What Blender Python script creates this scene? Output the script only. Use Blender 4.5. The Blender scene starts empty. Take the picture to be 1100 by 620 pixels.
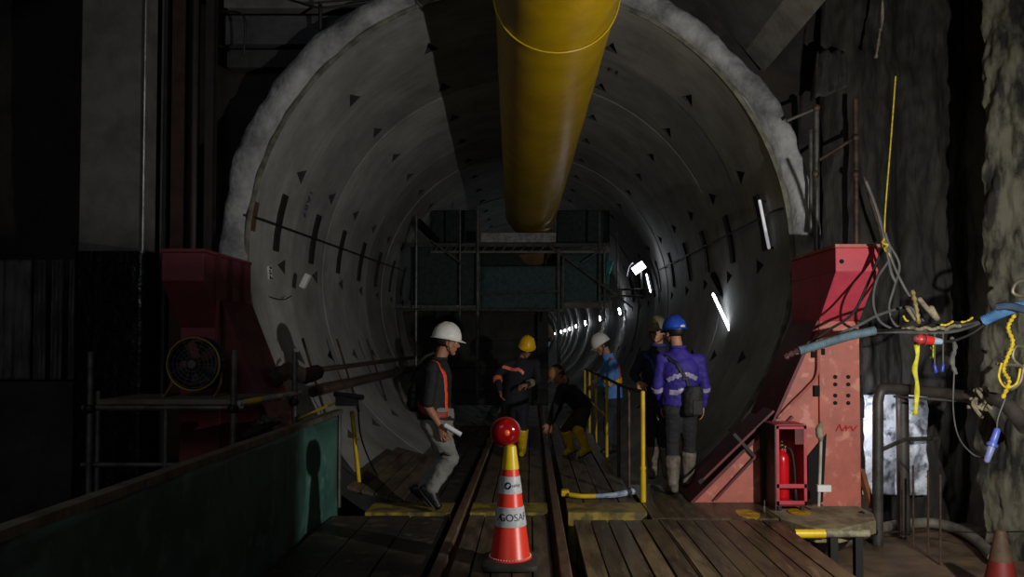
import bpy, bmesh, math, random
from mathutils import Vector, Matrix, noise
from mathutils.bvhtree import BVHTree
V = Vector
pi = math.pi
sc = bpy.context.scene
col = sc.collection
random.seed(7)

# ------------------------------------------------------------------ camera
FOC, PX0, HOR = 800.0, 570.0, 368.0
TILT = 0.0262
TH = math.atan(TILT)
PY0 = HOR - FOC * TILT
CAMZ = 1.5
cam_d = bpy.data.cameras.new('camera')
cam = bpy.data.objects.new('camera', cam_d)
col.objects.link(cam)
cam.location = (0, 0, CAMZ)
cam.rotation_euler = (pi / 2 + TH, 0, 0)
cam_d.sensor_width = 36
cam_d.lens = 36 * FOC / 1100
cam_d.shift_x = (550 - PX0) / 1100
cam_d.shift_y = (PY0 - 310) / 1100
cam_d.clip_end = 300
cam_d.clip_start = 0.05
sc.camera = cam


def ray(px, py):
    a = (px - PX0) / FOC
    b = (PY0 - py) / FOC
    s, c = math.sin(TH), math.cos(TH)
    return V((a, c - b * s, s + b * c))


def P(px, py, Y):
    r = ray(px, py)
    r = r * (Y / r.y)
    return V((r.x, r.y, r.z + CAMZ))


# ------------------------------------------------------------------ materials
def lin(c):
    c = c / 255.0
    return c / 12.92 if c <= 0.04045 else ((c + 0.055) / 1.055) ** 2.4


def rgb(c):
    return (lin(c[0]), lin(c[1]), lin(c[2]), 1)


MATS = {}


def M(name, c1, c2=None, rough=0.6, metal=0.0, scale=5.0, lo=0.4, hi=0.62, bump=0.0, bscale=None, stretch=(1, 1, 1), spec=0.5, c3=None, emit=None, estr=0):
    if name in MATS:
        return MATS[name]
    m = bpy.data.materials.new(name)
    m.use_nodes = True
    nt = m.node_tree
    N, L = nt.nodes, nt.links
    b = N['Principled BSDF']
    b.inputs['Roughness'].default_value = rough
    b.inputs['Metallic'].default_value = metal
    b.inputs['Specular IOR Level'].default_value = spec
    tc = N.new('ShaderNodeTexCoord')
    mp = N.new('ShaderNodeMapping')
    mp.inputs['Scale'].default_value = stretch
    L.new(tc.outputs['Object'], mp.inputs['Vector'])
    if c2 is None:
        c2 = tuple(int(x * 0.72) for x in c1)
    nz = N.new('ShaderNodeTexNoise')
    nz.inputs['Scale'].default_value = scale
    nz.inputs['Detail'].default_value = 8
    nz.inputs['Roughness'].default_value = 0.62
    L.new(mp.outputs['Vector'], nz.inputs['Vector'])
    rp = N.new('ShaderNodeValToRGB')
    rp.color_ramp.elements[0].position = lo
    rp.color_ramp.elements[0].color = rgb(c1)
    rp.color_ramp.elements[1].position = hi
    rp.color_ramp.elements[1].color = rgb(c2)
    L.new(nz.outputs['Fac'], rp.inputs['Fac'])
    out = rp.outputs['Color']
    if c3 is not None:
        n3 = N.new('ShaderNodeTexNoise')
        n3.inputs['Scale'].default_value = scale * 2.7
        n3.inputs['Detail'].default_value = 5
        L.new(mp.outputs['Vector'], n3.inputs['Vector'])
        r3 = N.new('ShaderNodeValToRGB')
        r3.color_ramp.elements[0].position = 0.56
        r3.color_ramp.elements[0].color = (0, 0, 0, 1)
        r3.color_ramp.elements[1].position = 0.66
        r3.color_ramp.elements[1].color = (1, 1, 1, 1)
        L.new(n3.outputs['Fac'], r3.inputs['Fac'])
        mx = N.new('ShaderNodeMix')
        mx.data_type = 'RGBA'
        L.new(r3.outputs['Color'], mx.inputs[0])
        L.new(out, mx.inputs[6])
        mx.inputs[7].default_value = rgb(c3)
        out = mx.outputs[2]
    L.new(out, b.inputs['Base Color'])
    if bump:
        nb = N.new('ShaderNodeTexNoise')
        nb.inputs['Scale'].default_value = bscale or scale * 4
        nb.inputs['Detail'].default_value = 8
        L.new(mp.outputs['Vector'], nb.inputs['Vector'])
        bp = N.new('ShaderNodeBump')
        bp.inputs['Strength'].default_value = bump
        bp.inputs['Distance'].default_value = 0.02
        L.new(nb.outputs['Fac'], bp.inputs['Height'])
        L.new(bp.outputs['Normal'], b.inputs['Normal'])
    if emit:
        b.inputs['Emission Color'].default_value = rgb(emit)
        b.inputs['Emission Strength'].default_value = estr
    MATS[name] = m
    return m


RING_Y0, RING_P = 8.0, 1.42


def lining_material():
    m = bpy.data.materials.new('lining_concrete')
    m.use_nodes = True
    nt = m.node_tree
    N, L = nt.nodes, nt.links
    b = N['Principled BSDF']
    b.inputs['Roughness'].default_value = 0.75
    tc = N.new('ShaderNodeTexCoord')
    sp = N.new('ShaderNodeSeparateXYZ')
    L.new(tc.outputs['Object'], sp.inputs[0])

    def math_(op, a, v=None):
        n = N.new('ShaderNodeMath')
        n.operation = op
        L.new(a, n.inputs[0])
        if v is not None:
            if isinstance(v, (int, float)):
                n.inputs[1].default_value = v
            else:
                L.new(v, n.inputs[1])
        return n.outputs[0]
    k = math_('FLOOR', math_('DIVIDE', math_('SUBTRACT', sp.outputs['Y'], RING_Y0), RING_P))
    # segment number round the ring
    zz = math_('SUBTRACT', sp.outputs['Z'], AZ)
    xx = math_('SUBTRACT', sp.outputs['X'], AX)
    at = N.new('ShaderNodeMath')
    at.operation = 'ARCTAN2'
    L.new(zz, at.inputs[0])
    L.new(xx, at.inputs[1])
    seg = math_('FLOOR', math_('DIVIDE', math_('ADD', at.outputs[0], math_('MULTIPLY', k, 0.37)), 1.0472))
    cmb = N.new('ShaderNodeCombineXYZ')
    L.new(k, cmb.inputs[0])
    L.new(seg, cmb.inputs[1])
    w1 = N.new('ShaderNodeTexWhiteNoise')
    w1.noise_dimensions = '1D'
    L.new(k, w1.inputs['W'])
    w2 = N.new('ShaderNodeTexWhiteNoise')
    w2.noise_dimensions = '2D'
    L.new(cmb.outputs[0], w2.inputs['Vector'])
    nz = N.new('ShaderNodeTexNoise')
    nz.inputs['Scale'].default_value = 1.3
    nz.inputs['Detail'].default_value = 9
    nz.inputs['Roughness'].default_value = 0.66
    L.new(tc.outputs['Object'], nz.inputs['Vector'])
    rp = N.new('ShaderNodeValToRGB')
    e = rp.color_ramp.elements
    e[0].position, e[0].color = 0.3, rgb((122, 121, 117))
    e[1].position, e[1].color = 0.72, rgb((168, 168, 165))
    L.new(nz.outputs['Fac'], rp.inputs['Fac'])
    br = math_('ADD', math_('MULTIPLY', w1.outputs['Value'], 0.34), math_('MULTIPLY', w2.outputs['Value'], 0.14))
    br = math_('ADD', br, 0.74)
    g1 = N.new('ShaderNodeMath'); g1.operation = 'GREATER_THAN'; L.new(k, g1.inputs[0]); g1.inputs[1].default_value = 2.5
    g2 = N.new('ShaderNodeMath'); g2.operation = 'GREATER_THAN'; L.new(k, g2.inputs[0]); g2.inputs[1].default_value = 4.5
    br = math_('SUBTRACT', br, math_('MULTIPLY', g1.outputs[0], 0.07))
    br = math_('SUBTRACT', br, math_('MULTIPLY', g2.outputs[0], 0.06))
    # long stains that run round the ring
    mp = N.new('ShaderNodeMapping')
    mp.inputs['Scale'].default_value = (0.6, 5.0, 0.6)
    L.new(tc.outputs['Object'], mp.inputs['Vector'])
    ns = N.new('ShaderNodeTexNoise')
    ns.inputs['Scale'].default_value = 2.0
    ns.inputs['Detail'].default_value = 6
    L.new(mp.outputs['Vector'], ns.inputs['Vector'])
    br = math_('MULTIPLY', br, math_('ADD', math_('MULTIPLY', ns.outputs['Fac'], 0.5), 0.75))
    mx = N.new('ShaderNodeVectorMath')
    mx.operation = 'SCALE'
    L.new(rp.outputs['Color'], mx.inputs[0])
    L.new(br, mx.inputs['Scale'])
    L.new(mx.outputs[0], b.inputs['Base Color'])
    bp = N.new('ShaderNodeBump')
    bp.inputs['Strength'].default_value = 0.12
    bp.inputs['Distance'].default_value = 0.02
    L.new(ns.outputs['Fac'], bp.inputs['Height'])
    L.new(bp.outputs['Normal'], b.inputs['Normal'])
    return m


# ------------------------------------------------------------------ mesh building
def frame_of(d):
    d = d.normalized()
    a = V((0, 0, 1)) if abs(d.z) < 0.9 else V((1, 0, 0))
    u = d.cross(a).normalized()
    return u, d.cross(u).normalized()


class MB:
    def __init__(s):
        s.bm = bmesh.new()

    def box(s, x0, x1, y0, y1, z0, z1, mat=None):
        vs = [s.bm.verts.new(p) for p in ((x0, y0, z0), (x1, y0, z0), (x1, y1, z0), (x0, y1, z0), (x0, y0, z1), (x1, y0, z1), (x1, y1, z1), (x0, y1, z1))]
        if mat is not None:
            for v in vs:
                v.co = mat @ v.co
        for f in ((3, 2, 1, 0), (4, 5, 6, 7), (0, 1, 5, 4), (1, 2, 6, 5), (2, 3, 7, 6), (3, 0, 4, 7)):
            s.bm.faces.new([vs[i] for i in f])
        return s

    def bar(s, a, b, w, h, up=V((0, 0, 1))):
        a, b = V(a), V(b)
        d = (b - a).normalized()
        r = d.cross(up)
        if r.length < 1e-4:
            r = d.cross(V((0, 1, 0)))
        r.normalize()
        u = r.cross(d).normalized()
        L = (b - a).length
        mat = Matrix.Translation(a) @ Matrix((r, d, u)).transposed().to_4x4()
        return s.box(-w / 2, w / 2, 0, L, -h / 2, h / 2, mat)

    def rings(s, rs, closed=False, cap=True):
        bm = s.bm
        vr = [[bm.verts.new(p) for p in r] for r in rs]
        n = len(rs[0])
        m = len(vr)
        for i in range(m if closed else m - 1):
            A, B = vr[i], vr[(i + 1) % m]
            for k in range(n):
                bm.faces.new((A[k], A[(k + 1) % n], B[(k + 1) % n], B[k]))
        if cap and not closed:
            bm.faces.new(list(reversed(vr[0])))
            bm.faces.new(vr[-1])
        return s

    def tube(s, pts, r, seg=8, closed=False, cap=True):
        pts = [V(p) for p in pts]
        n = len(pts)
        rr = r if isinstance(r, (list, tuple)) else [r] * n
        rs = []
        u = None
        for i, p in enumerate(pts):
            a = pts[(i - 1) % n] if (i > 0 or closed) else p
            b = pts[(i + 1) % n] if (i < n - 1 or closed) else p
            d = (b - a)
            if d.length < 1e-9:
                d = V((0, 0, 1))
            d.normalize()
            if u is None:
                u, w = frame_of(d)
            else:
                u = (u - d * u.dot(d))
                if u.length < 1e-6:
                    u, w = frame_of(d)
                u.normalize()
            w = d.cross(u)
            rs.append([p + (u * math.cos(2 * pi * k / seg) + w * math.sin(2 * pi * k / seg)) * rr[i] for k in range(seg)])
        return s.rings(rs, closed, cap)

    def lathe(s, prof, seg=24, mat=None, close=True):
        mat = mat or Matrix()
        rs = [[mat @ V((r * math.cos(2 * pi * k / seg), r * math.sin(2 * pi * k / seg), z)) for k in range(seg)] for r, z in prof]
        return s.rings(rs, False, close)

    def prism(s, poly, axis, a, b):
        """poly of 2-D points pushed from a to b along axis ('x','y','z')."""
        def mk(p, t):
            return V((t, p[0], p[1])) if axis == 'x' else V((p[0], t, p[1])) if axis == 'y' else V((p[0], p[1], t))
        A = [s.bm.verts.new(mk(p, a)) for p in poly]
        B = [s.bm.verts.new(mk(p, b)) for p in poly]
        n = len(poly)
        s.bm.faces.new(list(reversed(A)))
        s.bm.faces.new(B)
        for i in range(n):
            s.bm.faces.new((A[i], A[(i + 1) % n], B[(i + 1) % n], B[i]))
        return s

    def ell(s, c, ax, seg=16, rg=10):
        """ellipsoid, ax = three half-axis vectors"""
        c = V(c)
        rs = []
        for i in range(1, rg):
            t = pi * i / rg
            rs.append([c + ax[2] * math.cos(t) + (ax[0] * math.cos(2 * pi * k / seg) + ax[1] * math.sin(2 * pi * k / seg)) * math.sin(t) for k in range(seg)])
        return s.rings(rs)

    def ball(s, c, r, seg=14, rg=9):
        return s.ell(c, (V((r, 0, 0)), V((0, r, 0)), V((0, 0, r))), seg, rg)

    def cap(s, a, b, r0, r1, seg=12):
        a, b = V(a), V(b)
        d = b - a
        L = d.length
        if L < 1e-6:
            return s.ball(a, r0)
        d.normalize()
        pts, rr = [], []
        for i in range(5):
            t = pi / 2 * (i + .3) / 5.3
            pts.append(a - d * r0 * math.cos(t))
            rr.append(r0 * math.sin(t))
        for i in range(4, -1, -1):
            t = pi / 2 * (i + .3) / 5.3
            pts.append(b + d * r1 * math.cos(t))
            rr.append(r1 * math.sin(t))
        return s.tube(pts, rr, seg)

    def loft(s, secs, seg=20, power=1.0):
        rs = []
        for c, u, v in secs:
            c = V(c)
            rs.append([c + u * math.cos(2 * pi * k / seg) + v * math.sin(2 * pi * k / seg) for k in range(seg)])
        return s.rings(rs)

    def sheet(s, rows, thick=None):
        """grid of points -> surface"""
        bm = s.bm
        vr = [[bm.verts.new(p) for p in r] for r in rows]
        for i in range(len(vr) - 1):
            for k in range(len(vr[0]) - 1):
                bm.faces.new((vr[i][k], vr[i][k + 1], vr[i + 1][k + 1], vr[i + 1][k]))
        return s

    def add(s, other):
        me = bpy.data.meshes.new('tmp')
        other.bm.to_mesh(me)
        s.bm.from_mesh(me)
        bpy.data.meshes.remove(me)
        return s

    def mesh(s, name):
        bmesh.ops.recalc_face_normals(s.bm, faces=s.bm.faces[:])
        me = bpy.data.meshes.new(name)
        s.bm.to_mesh(me)
        s.bm.free()
        return me

    def build(s, name, mat, parent=None, smooth=None, bev=0, solid=0, flip=False):
        me = s.mesh(name)
        return link_mesh(name, me, mat, parent, smooth, bev, solid)


def world_loc(o):
    p = V((0, 0, 0))
    while o:
        p += o.location
        o = o.parent
    return p


def link_mesh(name, me, mat, parent=None, smooth=None, bev=0, solid=0):
    o = bpy.data.objects.new(name, me)
    col.objects.link(o)
    me.materials.append(mat)
    if parent is not None:
        o.parent = parent
        off = world_loc(parent)
    else:
        xs = [v.co for v in me.vertices]
        off = V(((min(p.x for p in xs) + max(p.x for p in xs)) / 2, (min(p.y for p in xs) + max(p.y for p in xs)) / 2, min(p.z for p in xs)))
        o.location = off
    me.transform(Matrix.Translation(-off))
    if smooth is not None:
        for p in me.polygons:
            p.use_smooth = True
        if smooth < 3:
            me.set_sharp_from_angle(angle=smooth)
    if solid:
        md = o.modifiers.new('thickness', 'SOLIDIFY')
        md.thickness = solid
        md.offset = 0
    if bev:
        md = o.modifiers.new('bevel', 'BEVEL')
        md.width = bev
        md.segments = 2
        md.limit_method = 'ANGLE'
        md.angle_limit = 0.6
    return o


SM = 0.7


def tag(o, label, cat, group=None, kind=None):
    o['label'] = label
    o['category'] = cat
    if group:
        o['group'] = group
    if kind:
        o['kind'] = kind
    return o


def thing(name, label, cat, loc, group=None):
    o = bpy.data.objects.new(name, None)
    col.objects.link(o)
    o.empty_display_size = 0.1
    o.location = loc
    return tag(o, label, cat, group)


def struct(o, label, cat='structure'):
    o['kind'] = 'structure'
    o['label'] = label
    o['category'] = cat
    return o


def copy_tree(o, parent=None):
    c = o.copy()
    col.objects.link(c)
    c.parent = parent
    for ch in list(o.children):
        copy_tree(ch, c)
    return c


def nz(p, s, seed=0):
    return noise.noise(V((p[0] * s + seed, p[1] * s, p[2] * s)))


def smooth_path(pts, n=8):
    """Catmull-Rom through pts"""
    pts = [V(p) for p in pts]
    if len(pts) < 3:
        return pts
    q = [pts[0] * 2 - pts[1]] + pts + [pts[-1] * 2 - pts[-2]]
    out = []
    for i in range(1, len(q) - 2):
        for k in range(n):
            t = k / n
            a, b, c, d = q[i - 1], q[i], q[i + 1], q[i + 2]
            out.append(0.5 * ((2 * b) + (c - a) * t + (2 * a - 5 * b + 4 * c - d) * t * t + (3 * b - a - 3 * c + d) * t ** 3))
    out.append(pts[-1])
    return out


def text_mesh(body, size):
    cu = bpy.data.curves.new('lettering', 'FONT')
    cu.body = body
    cu.size = size
    cu.align_x = 'CENTER'
    cu.align_y = 'CENTER'
    o = bpy.data.objects.new('lettering', cu)
    col.objects.link(o)
    dg = bpy.context.evaluated_depsgraph_get()
    me = bpy.data.meshes.new_from_object(o.evaluated_get(dg))
    bpy.data.objects.remove(o)
    bpy.data.curves.remove(cu)
    return me

# ------------------------------------------------------------------ colours of the place
AX, AZ, RT = -0.12, 2.43, 2.92
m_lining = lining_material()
m_gunite = M('sprayed_concrete', (176, 176, 176), (104, 104, 106), rough=.85, scale=2.2, lo=.40, hi=.66, bump=.9, bscale=16)
m_soil = M('dark_soil_wall', (46, 40, 36), (27, 23, 22), rough=.9, scale=2.5, bump=.6, bscale=9)
m_pile = M('pile_concrete', (96, 93, 77), (25, 23, 19), rough=.8, scale=5, lo=.44, hi=.58, stretch=(1, 1, .35), bump=.6, bscale=20)
m_ground = M('muddy_ground', (118, 96, 72), (76, 62, 48), rough=.55, scale=2.5, bump=.3)
m_conc = M('pillar_concrete', (104, 102, 98), (84, 82, 80), rough=.8, scale=3, bump=.15)
m_slab = M('slab_concrete', (96, 96, 94), (76, 76, 74), rough=.85, scale=2, bump=.2)
m_band = M('beam_concrete', (128, 126, 120), (104, 102, 98), rough=.85, scale=4, bump=.2)
m_ceil = M('dark_concrete', (60, 58, 56), (40, 38, 38), rough=.9, scale=2)
m_yellow = M('duct_yellow', (212, 172, 6), (190, 150, 4), rough=.42, scale=2.2, bump=.05)
m_yseam = M('duct_seam_yellow', (236, 206, 40), (220, 186, 20), rough=.4)
m_timber = M('dark_wet_timber', (80, 66, 44), (50, 40, 28), rough=.42, scale=4, stretch=(3, .5, 1), c3=(98, 82, 58), bump=.15)
m_timber2 = M('worn_pale_timber', (116, 98, 68), (68, 54, 37), rough=.5, scale=4, stretch=(3, .6, 1), bump=.15)
m_timber3 = M('black_ply', (58, 50, 44), (34, 30, 27), rough=.5, scale=3, c3=(84, 76, 66), bump=.15)
m_mid = M('grey_board', (98, 84, 66), (58, 49, 39), rough=.55, scale=5, stretch=(2, .5, 1), bump=.15)
m_ypaint = M('worn_yellow_paint', (150, 128, 50), (88, 78, 52), rough=.5, scale=7, lo=.42, hi=.58)
m_rail = M('rail_steel', (124, 98, 76), (84, 64, 50), rough=.45, metal=.25, scale=8, stretch=(1, .3, 1))
m_rpaint = M('red_primer', (186, 100, 84), (158, 88, 74), rough=.55, scale=3.0, c3=(200, 132, 114), bump=.08)
m_rhead = M('red_paint', (196, 62, 76), (176, 56, 70), rough=.5, scale=3)
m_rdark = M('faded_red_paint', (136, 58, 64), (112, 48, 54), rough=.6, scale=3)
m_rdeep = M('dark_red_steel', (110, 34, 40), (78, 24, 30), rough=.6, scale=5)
m_black = M('black_steel', (20, 18, 18), (12, 11, 11), rough=.6)
m_hole = M('bolt_hole_black', (8, 7, 7), rough=.9)
m_steel = M('galvanised_tube', (120, 118, 114), (86, 84, 80), rough=.45, metal=.6, scale=8)
m_rusty = M('rusty_tube', (98, 76, 58), (62, 48, 38), rough=.6, metal=.3, scale=8)
m_ytube = M('yellow_tube', (226, 190, 20), (204, 166, 14), rough=.4, scale=6)
m_net = M('green_netting', (56, 84, 81), (40, 62, 60), rough=.8, scale=14, bump=.2, bscale=60)
m_netd = M('dark_green_netting', (50, 62, 60), (36, 46, 45), rough=.85, scale=12, bump=.2, bscale=60)
m_teal = M('teal_cloth', (70, 150, 140), (44, 110, 104), rough=.7)
m_green = M('green_sheet', (66, 108, 98), (48, 82, 76), rough=.55, scale=2.5, c3=(80, 118, 108), bump=.15)
m_plank = M('scaffold_board', (122, 112, 98), (84, 76, 66), rough=.7, scale=4, stretch=(.5, 3, 1), bump=.2)
m_strip = M('dark_wall_strip', (30, 27, 22), (20, 18, 15), rough=.7)
m_bstrip = M('brown_wall_strip', (92, 60, 48), (66, 42, 34), rough=.7)
m_cable = M('black_cable', (30, 29, 28), (22, 21, 20), rough=.55)
m_gcable = M('grey_cable', (92, 92, 90), (66, 66, 64), rough=.5)
m_sleeve = M('blue_grey_sleeve', (110, 132, 142), (84, 104, 116), rough=.5, scale=12)
m_bsleeve = M('blue_sleeve', (96, 146, 190), (70, 112, 156), rough=.45, scale=12)
m_white = M('white_plastic', (226, 226, 222), (208, 208, 204), rough=.4)
m_lamp = M('lamp_glow', (255, 255, 255), rough=.4, emit=(240, 246, 255), estr=9)
m_work = M('work_lamp_glow', (255, 255, 255), rough=.4, emit=(240, 246, 255), estr=140)
m_far = M('far_lamp_glow', (255, 255, 255), rough=.4, emit=(240, 246, 255), estr=100)
m_dim = M('dim_lamp_glow', (255, 255, 255), rough=.4, emit=(240, 246, 255), estr=.3)
m_flood = M('floodlight_glow', (255, 255, 255), rough=.4, emit=(240, 246, 255), estr=14)
m_tarp = M('dark_tarpaulin', (62, 60, 58), (44, 43, 42), rough=.8, scale=2, bump=.2)
m_film = M('milky_plastic_film', (214, 220, 230), (90, 92, 98), rough=.25, scale=9, lo=.5, hi=.66, bump=.8, bscale=16)
m_bfilm = M('black_plastic_wrap', (18, 18, 20), (12, 12, 13), rough=.22, scale=6, bump=.8, bscale=10)
m_hose = M('grey_hose', (122, 116, 104), (92, 86, 76), rough=.6, scale=8)
m_hpipe = M('dark_pipe', (84, 80, 74), (58, 54, 50), rough=.5, metal=.3)
m_rope = M('yellow_rope', (222, 196, 40), (176, 150, 26), rough=.7, scale=30)
m_rag = M('dirty_rag', (150, 142, 116), (96, 88, 70), rough=.9, scale=14)


def cyl(r, th, y):
    t = math.radians(th)
    return V((AX + r * math.cos(t), y, AZ + r * math.sin(t)))


# ------------------------------------------------------------------ tunnel lining
def build_lining():
    ths = []
    for k in range(16):
        c = k * 22.5
        for d in (-1.9, 1.9, 6.75, 11.25, 15.75):
            ths.append(c + d)
    ths = [t % 360 for t in ths]
    pocket = {5 * k for k in range(16)}
    bm = bmesh.new()
    n = len(ths)
    rnd = random.Random(3)

    def ringv(y, r):
        return [bm.verts.new(cyl(r, t, y)) for t in ths]
    prev = None
    NR = 64
    for i in range(NR):
        y0 = RING_Y0 + i * RING_P
        dr = rnd.uniform(-.012, .012)
        if i < 15:
            lv = [(0, RT + .03 + dr), (.012, RT + dr), (.45, RT + dr), (.90, RT + dr), (1.18, RT + dr), (RING_P - .004, RT + dr), (RING_P, RT + .03 + dr)]
        else:
            lv = [(0, RT + .03 + dr), (.02, RT + dr), (RING_P - .02, RT + dr), (RING_P, RT + .03 + dr)]
        rows = [ringv(y0 + y, r) for y, r in lv]
        if prev:
            rows.insert(0, prev)
        for j in range(len(rows) - 1):
            is_p = i < 15 and (j - (1 if prev else 0)) == 3
            for k in range(n):
                a, b, c, d = rows[j][k], rows[j][(k + 1) % n], rows[j + 1][(k + 1) % n], rows[j + 1][k]
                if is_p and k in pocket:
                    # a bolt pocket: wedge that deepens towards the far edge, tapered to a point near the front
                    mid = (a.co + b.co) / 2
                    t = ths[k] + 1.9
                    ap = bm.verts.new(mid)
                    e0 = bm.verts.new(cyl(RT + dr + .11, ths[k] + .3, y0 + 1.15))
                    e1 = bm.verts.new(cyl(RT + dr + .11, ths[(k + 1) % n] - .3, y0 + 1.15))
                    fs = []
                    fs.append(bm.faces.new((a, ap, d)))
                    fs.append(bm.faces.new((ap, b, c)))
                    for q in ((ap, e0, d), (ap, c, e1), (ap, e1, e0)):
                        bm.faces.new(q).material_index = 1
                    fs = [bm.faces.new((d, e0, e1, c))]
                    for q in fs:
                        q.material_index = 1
                else:
                    bm.faces.new((a, d, c, b))
        prev = rows[-1]
    # back end bulkhead and outer skin so that the lining has thickness
    oa = [bm.verts.new(cyl(RT + .27, t, RING_Y0)) for t in ths]
    ob = [bm.verts.new(cyl(RT + .27, t, RING_Y0 + NR * RING_P)) for t in ths]
    fr = [bm.verts.new(cyl(RT + .03, t, RING_Y0)) for t in ths]
    for k in range(n):
        q = (k + 1) % n
        bm.faces.new((fr[k], fr[q], oa[q], oa[k]))
        bm.faces.new((oa[k], oa[q], ob[q], ob[k]))
        bm.faces.new((ob[k], ob[q], prev[q], prev[k]))
    bmesh.ops.remove_doubles(bm, verts=bm.verts[:], dist=1e-5)
    me = bpy.data.meshes.new('wall_tunnel')
    bmesh.ops.recalc_face_normals(bm, faces=bm.faces[:])
    bm.to_mesh(me)
    bm.free()
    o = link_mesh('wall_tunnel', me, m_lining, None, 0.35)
    me.materials.append(M('pocket_shade', (66, 64, 60), (46, 44, 42), rough=.9))  # darker tone puts the shade inside the bolt pockets into the colour
    # object coordinates equal world coordinates for the ring-wise material
    me.transform(Matrix.Translation(o.location))
    o.location = (0, 0, 0)
    struct(o, 'round tunnel lining of grey concrete ring segments with bolt pockets', 'tunnel')
    return o


build_lining()


def build_lip():
    prof = [(2.945, 8.06), (2.95, 7.97), (2.985, 7.90), (3.03, 7.87), (3.08, 7.86), (3.13, 7.87), (3.18, 7.89), (3.21, 7.93), (3.235, 8.0), (3.25, 8.1), (3.26, 8.35)]
    mb = MB()
    rows = []
    n = 260
    for i in range(n + 1):
        th = -40 + 260 * i / n
        row = []
        for j, (r, y) in enumerate(prof):
            p = cyl(r, th, y)
            a = nz(p, 1.3, 3) * .06 + nz(p, 4.2, 8) * .035 + nz(p, 11, 5) * .014
            b = nz(p, 1.7, 13) * .07 + nz(p, 5, 18) * .045 + nz(p, 14, 2) * .012
            rr = r + (b * .7 if j > 0 else b * .25)
            yy = y + (a if j < 9 else 0)
            row.append(cyl(rr, th, yy))
        rows.append(row)
    mb.sheet(rows)
    o = mb.build('trim_1', m_gunite, None, 1.2)
    struct(o, 'rough sprayed concrete collar around the tunnel mouth', 'trim')
    # thin pale joint strip on the first ring edge
    mb = MB()
    rows = []
    for i in range(n + 1):
        th = -40 + 260 * i / n
        g = 0.004 * nz((th * .1, 0, 0), 1)
        rows.append([cyl(2.905, th, 7.985), cyl(2.900, th, 7.955 + g), cyl(2.935, th, 7.945), cyl(2.955, th, 7.96 + g)])
    mb.sheet(rows)
    o = mb.build('trim_2', M('ring_edge', (128, 126, 108), (84, 82, 74), rough=.7, scale=6), None, 1.0)
    struct(o, 'thin pale edge strip of the first lining ring', 'trim')


build_lip()


# ------------------------------------------------------------------ shaft: headwall, side walls, ceiling, ground
def headwall():
    mb = MB()
    rows = []
    n = 180
    for i in range(n + 1):
        th = 2 * pi * i / n
        d = V((math.cos(th), 0, math.sin(th)))
        # distance to the rectangle
        t = 1e9
        for (lim, comp) in ((6.2 - AX, d.x), (-9.0 - AX, d.x), (7.2 - AZ, d.z), (-1.2 - AZ, d.z)):
            if abs(comp) > 1e-6 and lim / comp > 0:
                t = min(t, lim / comp)
        row = []
        for k in range(22):
            r = 3.1 + (max(t, 3.2) - 3.1) * (k / 21) ** 1.0
            p = V((AX, 8.34, AZ)) + d * r
            p.y += (nz(p, .9, 4) * .10 + nz(p, 2.8, 9) * .05 + nz(p, 8, 2) * .02)
            row.append(p)
        rows.append(row)
    mb.sheet(rows)
    o = mb.build('wall_back', m_soil, None, 1.2)
    struct(o, 'dark rough earth headwall around the tunnel mouth', 'wall')


headwall()


def pile_wall():
    # right side: rough piles, one of them standing proud
    mb = MB()
    rows = []
    ny, nzz = 150, 110
    for i in range(ny + 1):
        # plan path along the right-hand wall with half-round piles
        Y = 3.6 + (8.5 - 3.6) * i / ny
        row = []
        for k in range(nzz + 1):
            Z = -1.0 + 8.2 * k / nzz
            bulge = abs(math.sin((Y - 3.6) * pi / 0.82)) ** .6 * .22
            p = V((4.95 - bulge, Y, Z))
            a = nz((p.x, p.y, p.z * .35), 1.6, 6) * .10 + nz((p.x, p.y, p.z * .4), 5, 1) * .06 + nz((p.x, p.y, p.z * .5), 13, 3) * .03
            row.append(V((p.x + a, Y, Z)))
        rows.append(row)
    mb.sheet(rows)
    o = mb.build('wall_right', M('damp_pile_wall', (66, 60, 48), (30, 27, 22), rough=.7, scale=4, stretch=(1, 1, .35), bump=.5, bscale=16), None, 1.2)
    struct(o, 'dark rough wall of concrete piles on the right side', 'wall')
    mb = MB()
    rows = []
    na = 150
    cx, cy, R = 4.98, 6.95, .78
    for i in range(na + 1):
        t = pi * (1.02 + .96 * i / na)     # front half round facing the shaft
        row = []
        for k in range(200):
            Z = -1.0 + 8.0 * k / 199
            p = V((cx + R * math.cos(t), cy + R * .55 * math.sin(t), Z))
            a = nz((p.x * 1.6, p.y * 1.6, p.z * .3), 3, 2) * .10 + nz((p.x, p.y, p.z * .45), 9, 7) * .06 + nz((p.x, p.y, p.z * .6), 22, 5) * .025
            row.append(p + V((math.cos(t), math.sin(t), 0)) * a)
        rows.append(row)
    mb.sheet(rows)
    o = mb.build('wall_right.001', m_pile, None, 1.2)
    struct(o, 'pale rough concrete pile standing proud of the right wall', 'wall')


pile_wall()


def rear_piles():
    mb = MB()
    rows = []
    for i in range(121):
        x = 3.22 + 2.1 * i / 120
        row = []
        for k in range(130):
            Z = -1.0 + 7.4 * k / 129
            p = V((x, 8.18 - abs(math.sin((x - 3.22) * pi / .84)) ** .7 * .16, Z))
            a = nz((p.x, p.y, p.z * .35), 2.2, 6) * .09 + nz((p.x, p.y, p.z * .35), 6, 1) * .06 + nz((p.x, p.y, p.z * .5), 15, 3) * .03
            p.y += a
            row.append(p)
        rows.append(row)
    mb.sheet(rows)
    o = mb.build('wall_back.001', M('grey_pile_wall', (46, 43, 37), (22, 20, 18), rough=.75, scale=3.5, lo=.40, hi=.58, stretch=(1.6, 1, .3), bump=.7, bscale=16), None, 1.2)
    struct(o, 'rough streaked pile wall behind the right bracket and cables', 'wall')


rear_piles()

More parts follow.
